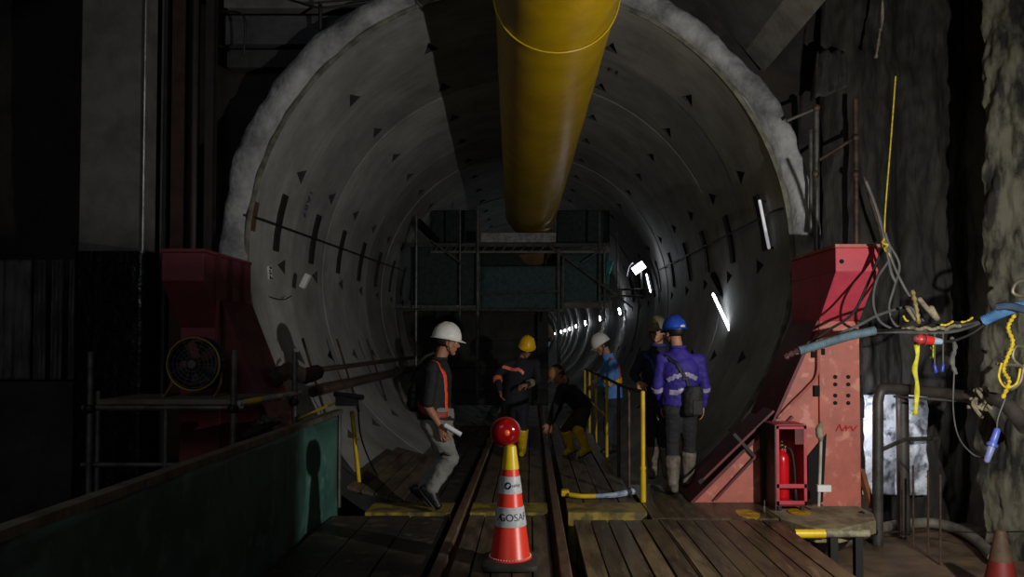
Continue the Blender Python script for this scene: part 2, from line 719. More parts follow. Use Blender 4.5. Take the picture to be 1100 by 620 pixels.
mb = MB()
rows = []
for i in range(61):
    row = []
    for k in range(61):
        x = -9 + 15.2 * i / 60
        y = -7 + 15.4 * k / 60
        row.append(V((x, y, -.45 + .03 * nz((x, y, 0), 1.2) + .012 * nz((x, y, 0), 5))))
    rows.append(row)
mb.sheet(rows)
struct(mb.build('floor', m_ground, None, 1.2), 'muddy brown shaft floor beneath the decks', 'floor')

mb = MB().box(-9, 6.2, -7, 8.4, 7.2, 7.5)
struct(mb.build('ceiling', m_ceil), 'dark concrete slab high over the shaft', 'ceiling')
mb = MB().box(-9.2, -9, -7, 8.4, -1, 7.2)
struct(mb.build('wall_left', m_soil), 'dark wall on the left side of the shaft', 'wall')

# haunched slab over the right shoulder of the tunnel mouth and its paler lower edge
mb = MB()
mb.prism([(1.05, 6.4), (2.42, 4.78), (2.6, 5.2), (1.5, 6.6)], 'y', 3.0, 8.3)
struct(mb.build('ceiling.001', m_slab, None), 'sloping dark concrete slab over the right shoulder of the tunnel', 'ceiling')
mb = MB()
mb.prism([(2.42, 4.78), (2.62, 4.54), (2.9, 4.9), (2.6, 5.2)], 'y', 3.0, 8.3)
struct(mb.build('trim_3', m_band, None), 'pale concrete edge beam under the sloping slab', 'trim')

# beams above the left shoulder
for i, (za, zb, y) in enumerate(((5.16, 6.3, 8.05), (4.78, 5.10, 8.1), (4.54, 4.74, 8.15))):
    mb = MB()
    arc = [(AX - math.sqrt(max(0.3, 3.24 ** 2 - (za + (zb - za) * q / 8 - AZ) ** 2)), za + (zb - za) * q / 8) for q in range(9)]
    mb.prism([(-3.36, za)] + arc + [(-3.36, zb)], 'y', y, 8.32)
    mm = [m_conc, M('beam_grey_dark', (70, 70, 72), (56, 56, 58), rough=.85), M('beam_grey_darker', (54, 52, 52), (40, 39, 38), rough=.85)][i]
    tag(mb.build('waling_beam', mm, None, None, .01), ['topmost pale concrete beam above the left shoulder of the tunnel', 'middle grey beam above the left shoulder of the tunnel', 'lowest dark beam above the left shoulder of the tunnel'][i], 'beam', 'beams above the tunnel shoulder')
mb = MB()
mb.tube(smooth_path([P(238, 12, 7.95), P(262, 18, 7.9), P(262, 60, 7.95)]), .012, 6)
tag(mb.build('hanging_cable', m_cable, None, SM), 'thin cable hooked over the beams beside the left steel piles', 'cable')
mb = MB()
mb.tube(smooth_path([P(312, 0, 7.9), P(345, 8, 7.85), P(395, 2, 7.9)]), .012, 6)
mb.tube([P(344, 2, 7.92), P(344, 34, 7.95)], .02, 6)
tag(mb.build('hanging_cable', m_cable, None, SM), 'sagging cable with a hanger in front of the topmost beam', 'cable')

# ------------------------------------------------------------------ left side: pillar, piles, sheet wall
mb = MB()
xa, xb = P(85, 200, 7.6).x, P(154, 200, 7.6).x
mb.box(xa, xb, 7.6, 7.86, -.45, 7.2)
pil = mb.build('concrete_pillar', m_conc, None, None, .012)
tag(pil, 'tall square grey concrete pillar left of the tunnel', 'pillar')
mb = MB()
rows = []
zt = P(120, 270, 7.6).z
for i in range(40):
    row = []
    for k in range(60):
        z = -.45 + (zt + .45) * i / 39
        s = k / 59 * (xb - xa + .52 + .04)
        if s < .27:
            p, nn = V((xa - .012, 7.87 - s, z)), V((-1, 0, 0))
        elif s < .27 + xb - xa + .02:
            p, nn = V((xa - .01 + s - .27, 7.59, z)), V((0, -1, 0))
        else:
            p, nn = V((xb + .012, 7.59 + s - .29 - (xb - xa), z)), V((1, 0, 0))
        row.append(p + nn * (.012 + .018 * abs(nz(p, 5, 2)) + .01 * abs(nz(p, 16, 4))))
    rows.append(row)
mb.sheet(rows)
wrap = mb.build('plastic_wrap', m_bfilm, pil, 1.2)
wrap['label'] = 'black plastic sheet wrapped around the lower half'
mb = MB().tube([V((xb + .012, 7.58, zt)), V((xb + .012, 7.58, 7.1))], .012, 8)
e = mb.build('corner_strip', M('bright_strip', (200, 200, 196), (150, 150, 146), rough=.3, metal=.8), pil, SM)

for i, (xl, xr, y, kind) in enumerate(((172, 178, 8.0, 'flat'), (183, 197, 7.9, 'h'), (203, 213, 8.0, 'pipe'), (219, 228, 7.9, 'h'))):
    x0, x1 = P(xl, 200, y).x, P(xr, 200, y).x
    mb = MB()
    if kind == 'pipe':
        mb.tube([V(((x0 + x1) / 2, y, -.45)), V(((x0 + x1) / 2, y, 7.2))], (x1 - x0) / 2, 14)
    elif kind == 'flat':
        mb.box(x0, x1, y, y + .05, -.45, 7.2)
    else:
        w = x1 - x0
        mb.prism([(x0, y), (x1, y), (x1, y + .012), (x0 + w * .56, y + .012), (x0 + w * .56, y + w), (x1, y + w), (x1, y + w + .012), (x0, y + w + .012), (x0, y + w), (x0 + w * .44, y + w), (x0 + w * .44, y + .012), (x0, y + .012)], 'z', -.45, 7.2)
    mm = [m_slab, M('rusty_pile', (70, 46, 38), (50, 33, 28), rough=.6, metal=.3), M('dark_pipe_pile', (50, 38, 34), (36, 28, 26), rough=.5, metal=.3), M('black_pile', (44, 34, 32), (32, 25, 24), rough=.5)][i]
    tag(mb.build('steel_pile', mm, None, SM if kind == 'pipe' else None), ['narrow pale flat post just right of the concrete pillar', 'rusty brown steel pile, second upright right of the pillar', 'round dark pipe pile between two steel sections', 'dark steel pile nearest to the tunnel collar on the left'][i], 'pile', 'upright steel piles by the pillar')

# grey sheet panels behind, far left
for i, (xl, xr) in enumerate(((-40, 32), (36, 48), (55, 66), (74, 83))):
    y = 7.9
    x0, x1 = P(xl, 380, y).x, P(xr, 380, y).x
    z0, z1 = P(50, 408, y).z, P(50, 330, y).z
    mb = MB()
    prof = []
    n = 24
    rows = []
    for j in range(30):
        z = z0 + (z1 + .5 - z0) * j / 29
        rows.append([V((x0 + (x1 - x0) * k / n, y + .012 * math.sin(k * 1.9) + .015 * nz((k * .3, z, i), 2), z)) for k in range(n + 1)])
    mb.sheet(rows)
    tag(mb.build('sheet_panel', M('dull_sheet', (100, 98, 96), (54, 52, 52), rough=.7, scale=3, stretch=(3, 1, .6)), None, 1, 0, .02), ['wide dull grey sheet panel at the far left edge', 'narrow grey sheet panel right of the wide one', 'third narrow grey sheet panel from the left edge', 'narrow grey sheet panel closest to the concrete pillar'][i], 'panel', 'grey sheet panels at the far left')
mb = MB().box(-8, -4.0, 7.86, 8.05, -.45, P(50, 410, 7.9).z)
tag(mb.build('kerb_block', m_ceil, None, None, .02), 'low dark concrete upstand under the grey sheet panels', 'upstand')
mb = MB()
mb.prism([(-7.5, 4.35), (-4.7, 5.75), (-4.7, 6.2), (-7.5, 6.2)], 'y', 7.0, 7.25)
tag(mb.build('raking_beam', M('rake_grey', (72, 68, 66), (58, 54, 52), rough=.85), None, None, .01), 'sloping dark beam in the upper left corner', 'beam')

# ------------------------------------------------------------------ ventilation duct
duct = thing('ventilation_duct', 'large yellow ventilation duct hung under the tunnel crown', 'duct', (0.25, 5, 4.2))
A = V((.234, 6.94, 4.70))
B = V((.02, 16.0, 4.42))
dd = (B - A) / (B.y - A.y)
pts, rr = [], []
for i in range(140):
    y = 3.2 + i * .095
    p = A + dd * (y - A.y)
    pts.append(p)
    rr.append(.57 + .006 * nz(p, .9, 3) + .004 * nz(p, 3, 5))
MB().tube(pts, rr, 40).build('duct_skin', m_yellow, duct, 1.2)
for y in (6.72,):
    p = A + dd * (y - A.y)
    q = p + dd.normalized() * .03
    ring = []
    u, w = frame_of(dd)
    ring = [p + (u * math.cos(t) + w * math.sin(t)) * .583 + dd * .02 * math.sin(3 * t) for t in [2 * pi * k / 48 for k in range(48)]]
    mb = MB().tube(ring, .008, 6, True)
    mb.build('duct_seam', m_yseam, duct, SM)
for y in (7.9, 10.7, 13.5):
    p = A + dd * (y - A.y)
    for s in (-1, 1):
        MB().tube([p + V((s * .42, 0, .40)), V((p.x + s * .5, y, AZ + math.sqrt(2.9 ** 2 - (p.x + s * .5 - AX) ** 2)))], .01, 6).build('hanger_rod', m_cable, duct, SM)
# smaller brown sleeve that dips under the work gantry
mb = MB()
path = smooth_path([V((.05, 16.6, 3.55)), P(584, 262, 17.2), P(574, 300, 18.2), P(566, 338, 19.6), P(572, 350, 22), P(584, 356, 30), P(590, 361, 46)], 10)
mb.tube(path, .36, 20)
tag(mb.build('flexible_duct', M('brown_duct', (150, 112, 70), (112, 80, 50), rough=.9, scale=2), None, 1.2), 'dull brown flexible duct sagging behind the work gantry', 'duct')

# ------------------------------------------------------------------ work gantry with netting at Y = 15.4 .. 17
GY = 15.4
gan = thing('work_gantry', 'scaffold work gantry with dark green netting spanning the tunnel', 'scaffold', P(560, 480, 16))


def gx(px, y=GY):
    return P(px, 300, y).x


def gz(py, y=GY):
    return P(560, py, y).z


def net(pa, pb, pc, pd, y, mat, name='netting'):
    """rectangle in pixels -> slightly billowing net"""
    rows = []
    for i in range(15):
        row = []
        for k in range(19):
            x = gx(pa + (pc - pa) * k / 18, y)
            z = gz(pb + (pd - pb) * i / 14, y)
            row.append(V((x, y + .05 * nz((x, z, y), 1.4) + .02 * nz((x, z, y), 5), z)))
        rows.append(row)
    return MB().sheet(rows).build(name, mat, gan, 1.2, 0, .012)


net(441, 262, 514, 328, 15.5, m_netd)
net(462, 226, 514, 262, 16.6, m_netd)
net(516, 286, 603, 332, 15.45, m_net)
net(604, 272, 655, 331, 15.5, m_net)
net(598, 226, 655, 262, 16.6, m_netd)
net(516, 272, 604, 286, 16.8, m_netd)
# catwalk grille edge
mb = MB()
mb.box(gx(517), gx(597), 15.3, 15.36, gz(261), gz(251))
for k in range(40):
    x = gx(518) + (gx(596) - gx(518)) * k / 39
    mb.box(x - .008, x + .008, 15.27, 15.31, gz(261), gz(251))
mb.build('toe_board', M('pale_grille', (150, 148, 142), (104, 102, 98), rough=.5, metal=.4, scale=12), gan)
mb = MB().box(gx(440), gx(655), 15.4, 16.9, gz(265), gz(261))
mb.build('catwalk', M('dark_grille', (70, 70, 66), (48, 48, 46), rough=.7), gan)
mb = MB()
mb.bar(V((gx(462), 15.38, gz(271))), V((gx(655), 15.38, gz(271))), .05, .05)
for k in range(18):
    x0 = gx(466) + k * (gx(652) - gx(466)) / 18
    x1 = gx(466) + (k + .5) * (gx(652) - gx(466)) / 18
    mb.tube([V((x0, 15.38, gz(271))), V((x1, 15.38, gz(264)))], .018, 6)
mb.build('lattice_girder', M('lattice', (92, 90, 86), (64, 62, 60), rough=.5, metal=.3), gan)
for px, y0, y1, r in ((513, 222, 480, .034), (494, 226, 345, .022), (600, 268, 480, .034), (605, 275, 345, .026), (644, 225, 330, .024), (649, 262, 345, .02), (663, 250, 310, .02), (447, 232, 480, .03)):
    MB().tube([V((gx(px, 15.35), 15.35, max(gz(y1), .35))), V((gx(px, 15.35), 15.35, gz(y0)))], r, 8).build('standard', m_steel, gan, SM)
for a, b in (((590, 264), (680, 331)), ((625, 282), (653, 264)), ((650, 311), (694, 311)), ((646, 318), (690, 318)), ((606, 324), (655, 324)), ((462, 258), (497, 284)), ((516, 315), (602, 313)), ((440, 332), (600, 334))):
    MB().tube([V((gx(a[0], 15.3), 15.3, gz(a[1], 15.3))), V((gx(b[0], 15.3), 15.3, gz(b[1], 15.3)))], .022, 7).build('brace', m_steel, gan, SM)
MB().box(gx(606), gx(657), 15.36, 15.44, gz(331), gz(323)).build('bottom_board', m_plank, gan)
c = V((gx(446), 15.6, gz(236)))
MB().bar(c, c + V((.36, .5, -.36)), .13, .13).build('stub_beam', m_black, gan)
mb = MB()
rows = []
for i in range(10):
    z = gz(281 + 25 * i / 9)
    w = 8 - i * .7
    rows.append([V((gx(650 + w * k / 5), 15.25 + .03 * math.sin(k * 2 + i), z)) for k in range(6)])
tag(MB().sheet(rows).build('hanging_cloth', m_teal, None, 1, 0, .015), 'small teal cloth hanging from the right end of the gantry', 'cloth')

# dark tarpaulin screen below the gantry
mb = MB()
rows = []
x0, x1 = P(425, 400, 17.6).x, P(589, 400, 17.6).x
for i in range(30):
    z = .02 + (P(500, 334, 17.6).z - .02) * i / 29
    rows.append([V((x0 + (x1 - x0) * k / 50, 17.6 + .05 * math.sin(k * .9) * nz((k * .2, z, 1), 1) + .03 * nz((k * .2, z, 2), 2), z)) for k in range(51)])
mb.sheet(rows)
scr = thing('tarpaulin_screen', 'dark tarpaulin screen closing the tunnel below the work gantry', 'screen', ((x0 + x1) / 2, 17.6, .02))
mb.build('tarpaulin', m_tarp, scr, 1.2, 0, .01)
for f in (.18, .42, .7, .97):
    z = P(500, 334, 17.6).z * f
    MB().tube([V((x0, 17.5, z)), V((x1, 17.5, z))], .022, 7).build('batten', M('batten', (74, 72, 68), (52, 50, 48), rough=.6), scr, SM)

# ------------------------------------------------------------------ lamps in the tunnel


def tube_light(th0, th1, y0, y1, r, lit, label, group='tube lights along the right lining', rad=.019, hold=True):
    a, b = cyl(r, th0, y0), cyl(r, th1, y1)
    t = thing('tube_light', label, 'light', (a + b) / 2, group)
    ca = cyl(RT - .03, th0, y0)
    cb = cyl(RT - .03, th1, y1)
    d = (b - a).normalized()
    MB().cap(a, b, rad, rad, 10).build('tube', lit, t, SM)
    out = ((ca + cb) / 2 - (a + b) / 2)
    if hold:
        off = out * .42
        MB().bar(a + off - d * .08, b + off + d * .12, .07, .05, out).build('batten', m_black, t)
        for q in (a, b):
            MB().cap(q - d * .0, q + off, .016, .016, 8).build('lamp_holder', m_black, t, SM)
    return t


# nearest lit tube (Y about 10), taken straight from where it hangs on the right wall
ta, tb = P(766, 316, 10.75), P(787, 361, 10.05)
t = thing('tube_light', 'bright white tube light slanting on the right lining behind the blue helmet', 'light', (ta + tb) / 2, 'tube lights along the right lining')
MB().cap(ta, tb, .02, .02, 10).build('tube', m_lamp, t, SM)
sh = V((.13, .05, -.02))
MB().bar(ta + V((-.02, .4, .35)) + sh, tb + V((.10, -.2, -.16)) + sh, .08, .06, V((-1, 0, .1))).build('batten', m_black, t)
for q in (ta, tb):
    MB().cap(q, q + sh * .8, .02, .02, 8).build('lamp_holder', m_black, t, SM)
mb = MB()
mb.tube(smooth_path([tb + sh + V((.1, -.15, -.12)), P(792, 372, 9.9), P(787, 388, 9.8), P(793, 402, 9.7)]), .012, 6)
mb.build('flex', m_cable, t, SM)
# dim white tube higher up near the mouth
ta, tb = P(816, 216, 8.5), P(826, 266, 8.5)
t = thing('tube_light', 'dim white tube light high on the right lining near the tunnel mouth', 'light', (ta + tb) / 2, 'tube lights along the right lining')
MB().cap(ta, tb, .018, .018, 10).build('tube', m_dim, t, SM)
for q in (ta, tb):
    MB().cap(q, q + V((.12, .06, .0)), .014, .014, 8).build('lamp_holder', m_black, t, SM)

ordn = ['first', 'second', 'third', 'fourth', 'fifth', 'sixth', 'seventh', 'eighth', 'ninth', 'tenth', 'eleventh', 'twelfth', 'thirteenth', 'fourteenth']
lampy = [22.2, 28.5, 36, 43.5, 50.5, 57.5, 65, 73, 82]
for i, y in enumerate(lampy):
    tube_light(1.4, -1.6, y, y - .2, 2.76, m_far, 'small bright tube light deep in the tunnel, %s beyond the gantry' % ordn[i], 'tube lights deep in the tunnel', .02 + .0002 * y, i < 4)
tube_light(12, 3.5, 16.3, 16.1, 2.72, m_lamp, 'tube light on the right lining just below the floodlight', 'tube lights along the right lining', .016)
# floodlight by the gantry
fl = thing('floodlight', 'glaring white floodlight clamped beside the right end of the gantry', 'light', P(686, 292, 15.6))
c = P(686, 288, 15.6)
mat = Matrix.Translation(c) @ Matrix.Rotation(-.62, 4, 'Y')
MB().box(-.13, .13, -.035, -.005, -.08, .08, mat).build('lens', m_flood, fl)
MB().box(-.15, .15, 0, .09, -.1, .1, mat).build('housing', m_black, fl, None, .01)
MB().tube(smooth_path([c + V((-.12, 0, .12)), c + V((-.2, .02, .02)), c + V((-.24, .03, -.16))]), .014, 6).build('bracket', m_white, fl, SM)
MB().tube([c + V((.06, .05, -.05)), P(690, 312, 15.35)], .02, 6).build('arm', m_steel, fl, SM)

# ------------------------------------------------------------------ strips, cable and marks on the lining
for side in (0, 1):
    for i in range(9):
        y = RING_Y0 + RING_P * i + .79
        if i == 0 and side == 0:
            pass
        th0, th1 = (163.6, 177.0) if side == 0 else (3.2, 16.2)
        mb = MB()
        hw = .075
        rows = []
        for k in range(9):
            th = th0 + (th1 - th0) * k / 8
            rows.append([cyl(RT + .02, th, y - hw), cyl(RT - .034, th, y - hw), cyl(RT - .034, th, y + hw), cyl(RT + .02, th, y + hw)])
        mb.rings(rows)
        o = mb.build('fixing_strip', m_strip, None)
        tag(o, 'dark vertical strip let into the %s lining, %s from the mouth' % (('left', 'right')[side], ordn[i]), 'strip', 'dark strips along the %s lining' % ('left', 'right')[side])
mb = MB()
rows = [[cyl(RT + .02, 174.5 - 6.2 * k / 4, 7.99), cyl(RT - .02, 174.5 - 6.2 * k / 4, 7.99), cyl(RT - .02, 174.5 - 6.2 * k / 4, 8.1), cyl(RT + .02, 174.5 - 6.2 * k / 4, 8.1)] for k in range(5)]
mb.rings(rows)
tag(mb.build('packing_strip', m_bstrip, None), 'short brown packing strip on the left rim of the first ring', 'strip')
# cables along both sides
mb = MB()
mb.tube(smooth_path([P(262, 231, 7.93)] + [cyl(RT - .05, 171.6 - (y - 8) * .66, y) for y in (8.15, 9, 10, 11, 12, 13, 14, 15, 16, 17)]), .013, 6)
tag(mb.build('lining_cable', m_cable, None, SM), 'thin dark cable strung along the left lining across the strips', 'cable')
mb = MB()
mb.tube(smooth_path([P(858, 221, 7.93)] + [cyl(RT - .05, 10.5 + (y - 8) * .2, y) for y in (8.2, 9, 10, 11, 12, 13, 14, 15, 16)]), .013, 6)
tag(mb.build('lining_cable', m_cable, None, SM), 'thin dark cable strung along the right lining', 'cable')
mb = MB()
mb.tube(smooth_path([P(272, 303, 8.3), P(283, 316, 8.45), P(303, 322, 8.8), P(313, 318, 9.0)]), .007, 6)
tag(mb.build('lining_cable', m_cable, None, SM), 'short loose wire by the small marked plate on the left lining', 'cable')


def wall_text(body, th, y, size, rot, mat, label, name='lettering'):
    me = text_mesh(body, size)
    bm = bmesh.new()
    bm.from_mesh(me)
    bmesh.ops.triangulate(bm, faces=bm.faces[:])
    c, s = math.cos(rot), math.sin(rot)
    for v in bm.verts:
        a, b = v.co.x * c - v.co.y * s, v.co.x * s + v.co.y * c
        v.co = cyl(RT - .016, th - math.degrees(b / RT), y + a)
    bm.to_mesh(me)
    bm.free()
    o = link_mesh(name, me, mat)
    return tag(o, label, 'writing')


m_bink = M('faded_blue_ink', (70, 74, 104), (92, 94, 112), rough=.8, scale=20)
wall_text('1AB7', 163 - .5, 9.62, .17, -pi / 2, m_bink, 'faded blue handwritten characters running down the second left ring')
wall_text('F1', 65.2, 9.72, .19, pi / 2, M('faded_black_ink', (54, 52, 50), (76, 74, 70), rough=.8, scale=20), 'faded dark characters on the crown just right of the yellow duct')
# small plates on left lining
pl = thing('marked_plate', 'small white plate with black marks on the left lining', 'plate', cyl(RT - .02, 183, 8.62))
mb = MB()
rows = [[cyl(RT + .0, t, 8.56), cyl(RT - .025, t, 8.56), cyl(RT - .025, t, 8.66), cyl(RT + .0, t, 8.66)] for t in (181.0, 182.5, 184.0)]
mb.rings(rows)
mb.build('plate', m_white, pl)
mb = MB()
for k, (t, w) in enumerate(((181.3, .08), (182.0, .04), (182.6, .07), (183.3, .04), (183.7, .085))):
    mb.rings([[cyl(RT - .024, t + d, 8.57), cyl(RT - .028, t + d, 8.57), cyl(RT - .028, t + d, 8.57 + w), cyl(RT - .024, t + d, 8.57 + w)] for d in (-.2, .2)])
mb.build('mark', m_hole, pl)
o = MB()
c = P(328, 302, 9.35)
mat = Matrix.Translation(c) @ Matrix.Rotation(.45, 4, 'Y')
o.box(-.035, .035, -.05, .04, -.095, .095, mat)
bl = tag(o.build('bulkhead_lamp', m_white, None, None, .01), 'small white tilted lamp box on the left lining', 'lamp')

# ------------------------------------------------------------------ pipes on the left lining
mb = MB()
mb.tube([V((-2.42, y, .95)) for y in (8.3, 11, 14, 17.3)], .06, 12)
tag(mb.build('wall_pipe', m_rusty, None, SM), 'thick rusty pipe running low along the left lining', 'pipe')
mb = MB()
mb.tube([V((-2.53, y, 1.17)) for y in (8.3, 11, 14, 17.3)], .03, 10)
tag(mb.build('wall_pipe', m_rusty, None, SM), 'thin pipe running above the thick one along the left lining', 'pipe')
for i, y in enumerate((8.75, 10.3, 12.2)):
    mb = MB()
    mb.bar(V((-2.68, y, 1.55)), V((-2.34, y - .1, .55)), .02, .025)
    tag(mb.build('pipe_bracket', m_rusty, None), 'slanting steel bracket holding the left pipes, %s from the mouth' % ordn[i], 'bracket', 'brackets of the left wall pipes')

# ------------------------------------------------------------------ rails
for x, lab in ((-.605, 'left steel rail of the narrow track'), (.225, 'right steel rail of the narrow track')):
    mb = MB()
    pr = [(x - .06, -.1), (x + .06, -.1), (x + .06, -.085), (x + .012, -.07), (x + .012, -.01), (x + .038, 0), (x + .038, .03), (x + .03, .036), (x - .03, .036), (x - .038, .03), (x - .038, 0), (x - .012, -.01), (x - .012, -.07), (x - .06, -.085)]
    mb.prism(pr, 'y', 2.6, 46)
    tag(mb.build('rail', m_rail, None), lab, 'rail', 'rails of the narrow track')

# ------------------------------------------------------------------ decks


def planks(x0, x1, y0, y1, n, zt, th, seed, along='y', gap=.012, bear=True, foot=-.44):
    rnd = random.Random(seed)
    mb = MB()
    if along == 'y':
        w = (x1 - x0) / n
        for k in range(n):
            a = x0 + k * w
            dz = rnd.uniform(-.006, .006)
            mb.box(a + gap / 2, a + w - gap / 2, y0 + rnd.uniform(-.02, .02), y1 + rnd.uniform(-.03, .0), zt - th + dz, zt + dz)
    else:
        w = (y1 - y0) / n
        for k in range(n):
            a = y0 + k * w
            dz = rnd.uniform(-.006, .006)
            mb.box(x0, x1 + rnd.uniform(-.02, .0), a + gap / 2, a + w - gap / 2, zt - th + dz, zt + dz)
    return mb


def bearers(x0, x1, y0, y1, zt, foot, t):
    n = max(2, int((y1 - y0) / 1.2) + 1)
    for k in range(n):
        y = y0 + .1 + (y1 - y0 - .3) * k / (n - 1)
        MB().box(x0 + .02, x1 - .02, y, y + .1, foot, zt).build('bearer', m_timber3, t)


def deck(name, label, x0, x1, y0, y1, n, mat, seed, zt=0, th=.05, pale=(), along='y', foot=-.44, gap=.012):
    t = thing(name, label, 'deck', ((x0 + x1) / 2, (y0 + y1) / 2, foot))
    planks(x0, x1, y0, y1, n, zt, th, seed, along, gap).build('planking', mat, t)
    bearers(x0, x1, y0, y1, zt - th - .008, foot, t)
    return t


dk = deck('plank_deck', 'wide brown plank deck in front of the red bracket', .36, 2.09, 2.6, 6.36, 12, m_timber, 1)
# two worn paler boards lie between them
mb = MB()
for a, w in ((.365, .13), (.80, .115), (1.10, .09)):
    mb.box(a, a + w, 2.62, 6.0 if a > .5 else 6.3, -.01, .0095)
wb = mb.build('worn_board', m_timber2, dk)
wb['label'] = 'paler worn boards'
deck('plank_deck', 'grey boards between the two rails in front of the yellow stripe', -.53, .15, 2.6, 6.52, 5, m_mid, 2)
deck('plank_deck', 'dark plywood deck left of the rails beside the green barrier', -1.725, -.70, 2.6, 6.52, 3, m_timber3, 3)
deck('plank_deck', 'grey boards between the two rails inside the tunnel', -.53, .15, 6.98, 13.5, 4, m_mid, 4, foot=-.2)
deck('plank_deck', 'worn boards along the right of the track inside the railing', .33, 1.0, 6.98, 13.5, 4, m_mid, 5, foot=-.2)
deck('plank_deck', 'dark boards along the left of the track inside the tunnel', -1.25, -.70, 6.98, 13.5, 3, m_timber3, 6, foot=-.2)
# worn boards rising to the left wall at the mouth
mb = MB()
for k in range(4):
    xa = -1.72 + k * .13
    mb.prism([(xa + .006, .16 - k * .035), (xa + .124, .16 - k * .035 - .034), (xa + .124, .13 - k * .035 - .034), (xa + .006, .13 - k * .035)], 'y', 7.0, 9.6)
t = thing('sloping_boards', 'worn grey boards sloping along the left foot of the tunnel', 'boards', (-1.5, 8, -.02))
mb.build('board', m_mid, t)
# yellow-painted cross plates
for (x0, x1, lab) in ((-1.45, -.70, 'worn yellow threshold plate under the walking man'), (-.53, .15, 'worn yellow threshold plate between the rails behind the cone'), (.33, 1.02, 'worn yellow threshold plate right of the rails at the railing')):
    mb = MB()
    n = 16
    top = [(x0 + (x1 - x0) * k / n, 6.56 + .012 * nz((k, x0, 0), .9)) for k in range(n + 1)]
    poly = top + [(x1, 6.96), (x0, 6.96)]
    mb.prism(poly, 'z', -.44, .012)
    tag(mb.build('threshold_plate', m_ypaint, None), lab, 'plate', 'yellow threshold plates across the track')
# landing on the right by the bracket
mb = MB()
mb.prism([(1.04, 6.40), (2.12, 6.40), (2.12, 6.92), (2.70, 6.92), (2.66, 7.9), (1.04, 7.9)], 'z', -.12, 0)
ld = thing('landing', 'brown dirty landing between the railing and the red bracket', 'deck', (1.9, 7.2, -.44))
mb.build('slab', m_timber, ld)
for (lx, ly) in ((1.1, 6.5), (2.0, 6.5), (1.1, 7.8), (2.5, 7.8)):
    MB().box(lx, lx + .08, ly, ly + .08, -.44, -.12).build('leg', m_timber3, ld)
for (px, py, w, h) in ((803, 551, .10, .17), (858, 549, .09, .13)):
    p = P(px, py, (CAMZ) * FOC / (py - HOR))
    mb = MB()
    pol = [(p.x + w * (1 + .25 * nz((k, px, 1), 1.3)) * math.cos(2 * pi * k / 18), p.y + h * (1 + .25 * nz((k, px, 2), 1.7)) * math.sin(2 * pi * k / 18)) for k in range(18)]
    mb.prism(pol, 'z', -.001, .003)
    o = mb.build('paint_mark', M('yellow_floor_paint', (206, 160, 10), (130, 100, 30), rough=.5, scale=9), ld)
# concrete pad under the bracket with its square tube edge
mb = MB()
def fl_(px, py):
    return P(px, py, CAMZ * FOC / (py - HOR))
q = [fl_(872, 545), fl_(936, 551), fl_(934, 556), fl_(886, 569), fl_(856, 566)]
mb.prism([(2.14, 6.42), (2.30, 6.06), (2.50, 6.05), (2.92, 6.34), (3.02, 6.6), (3.02, 6.90), (2.14, 6.90)], 'z', -.12, -.005)
tag(mb.build('concrete_pad', M('pad_concrete', (140, 128, 98), (96, 86, 64), rough=.8, scale=6, bump=.2), None, None, .01), 'pale muddy concrete pad at the foot of the red bracket', 'pad')
mb = MB().box(2.18, 2.30, 6.12, 6.6, -.44, -.12)
tag(mb.build('support_block', m_black, None, None, .01), 'dark steel block carrying the concrete pad', 'block')
mb = MB()
mb.tube([V((2.12, 6.02, -.035)), V((2.36, 6.02, -.035))], .036, 12)
tb = thing('edge_tube', 'short tube with yellow end along the front of the concrete pad', 'tube', V((2.3, 6.02, -.07)))
mb.build('yellow_sleeve', m_ytube, tb, SM)
MB().tube([V((2.36, 6.02, -.035)), V((2.72, 6.03, -.035))], .03, 12).build('pipe', m_rag, tb, SM)
MB().box(2.40, 2.46, 6.0, 6.06, -.44, -.06).build('foot', m_black, tb)
MB().box(2.60, 2.66, 6.0, 6.06, -.44, -.06).build('foot', m_black, tb)

# ------------------------------------------------------------------ railing on the right of the track
xr = [1.06, .985, 1.0, .98, .98, .96, .96]
yr = [7.06, 8.36, 9.8, 11.2, 12.4, 13.2, 13.5]
zh = 1.04
rl = thing('railing', 'yellow tubular railing along the right of the track', 'railing', (1.0, 10, 0))
for i, (x, y) in enumerate(zip(xr[:6], yr[:6])):
    p = MB().tube([V((x, y, 0)), V((x, y, zh))], .022 if i == 0 else .02, 10)
    if i == 0:
        p.tube([V((x, y, .30)), V((x, y, .33))], .03, 10)
        p.tube([V((x, y, 0)), V((x, y, .28))], .028, 10)
    o = p.build('post', [m_ytube, m_rusty, m_ytube, m_ytube, m_ytube, m_ytube][i], rl, SM)
    if i == 1:
        o['label'] = 'rust brown post'
pp = [V((x, y, zh - .01)) for x, y in zip(xr[:6], yr[:6])]
MB().tube(pp, .018, 9).build('top_rail', m_rusty, rl, SM)
MB().tube([V((p.x, p.y, .52)) for p in pp[2:]], .016, 9).build('mid_rail', m_ytube, rl, SM)
o = MB().tube([pp[0] + V((-.02, .4, -.3)), V((.97, 7.75, 0))], .012, 6)
mb = MB().tube([V((1.02, 7.75, 0)), V((1.02, 7.75, zh - .02))], .018, 9)
mb.build('post', m_rusty, rl, SM)['label'] = 'rust brown post'

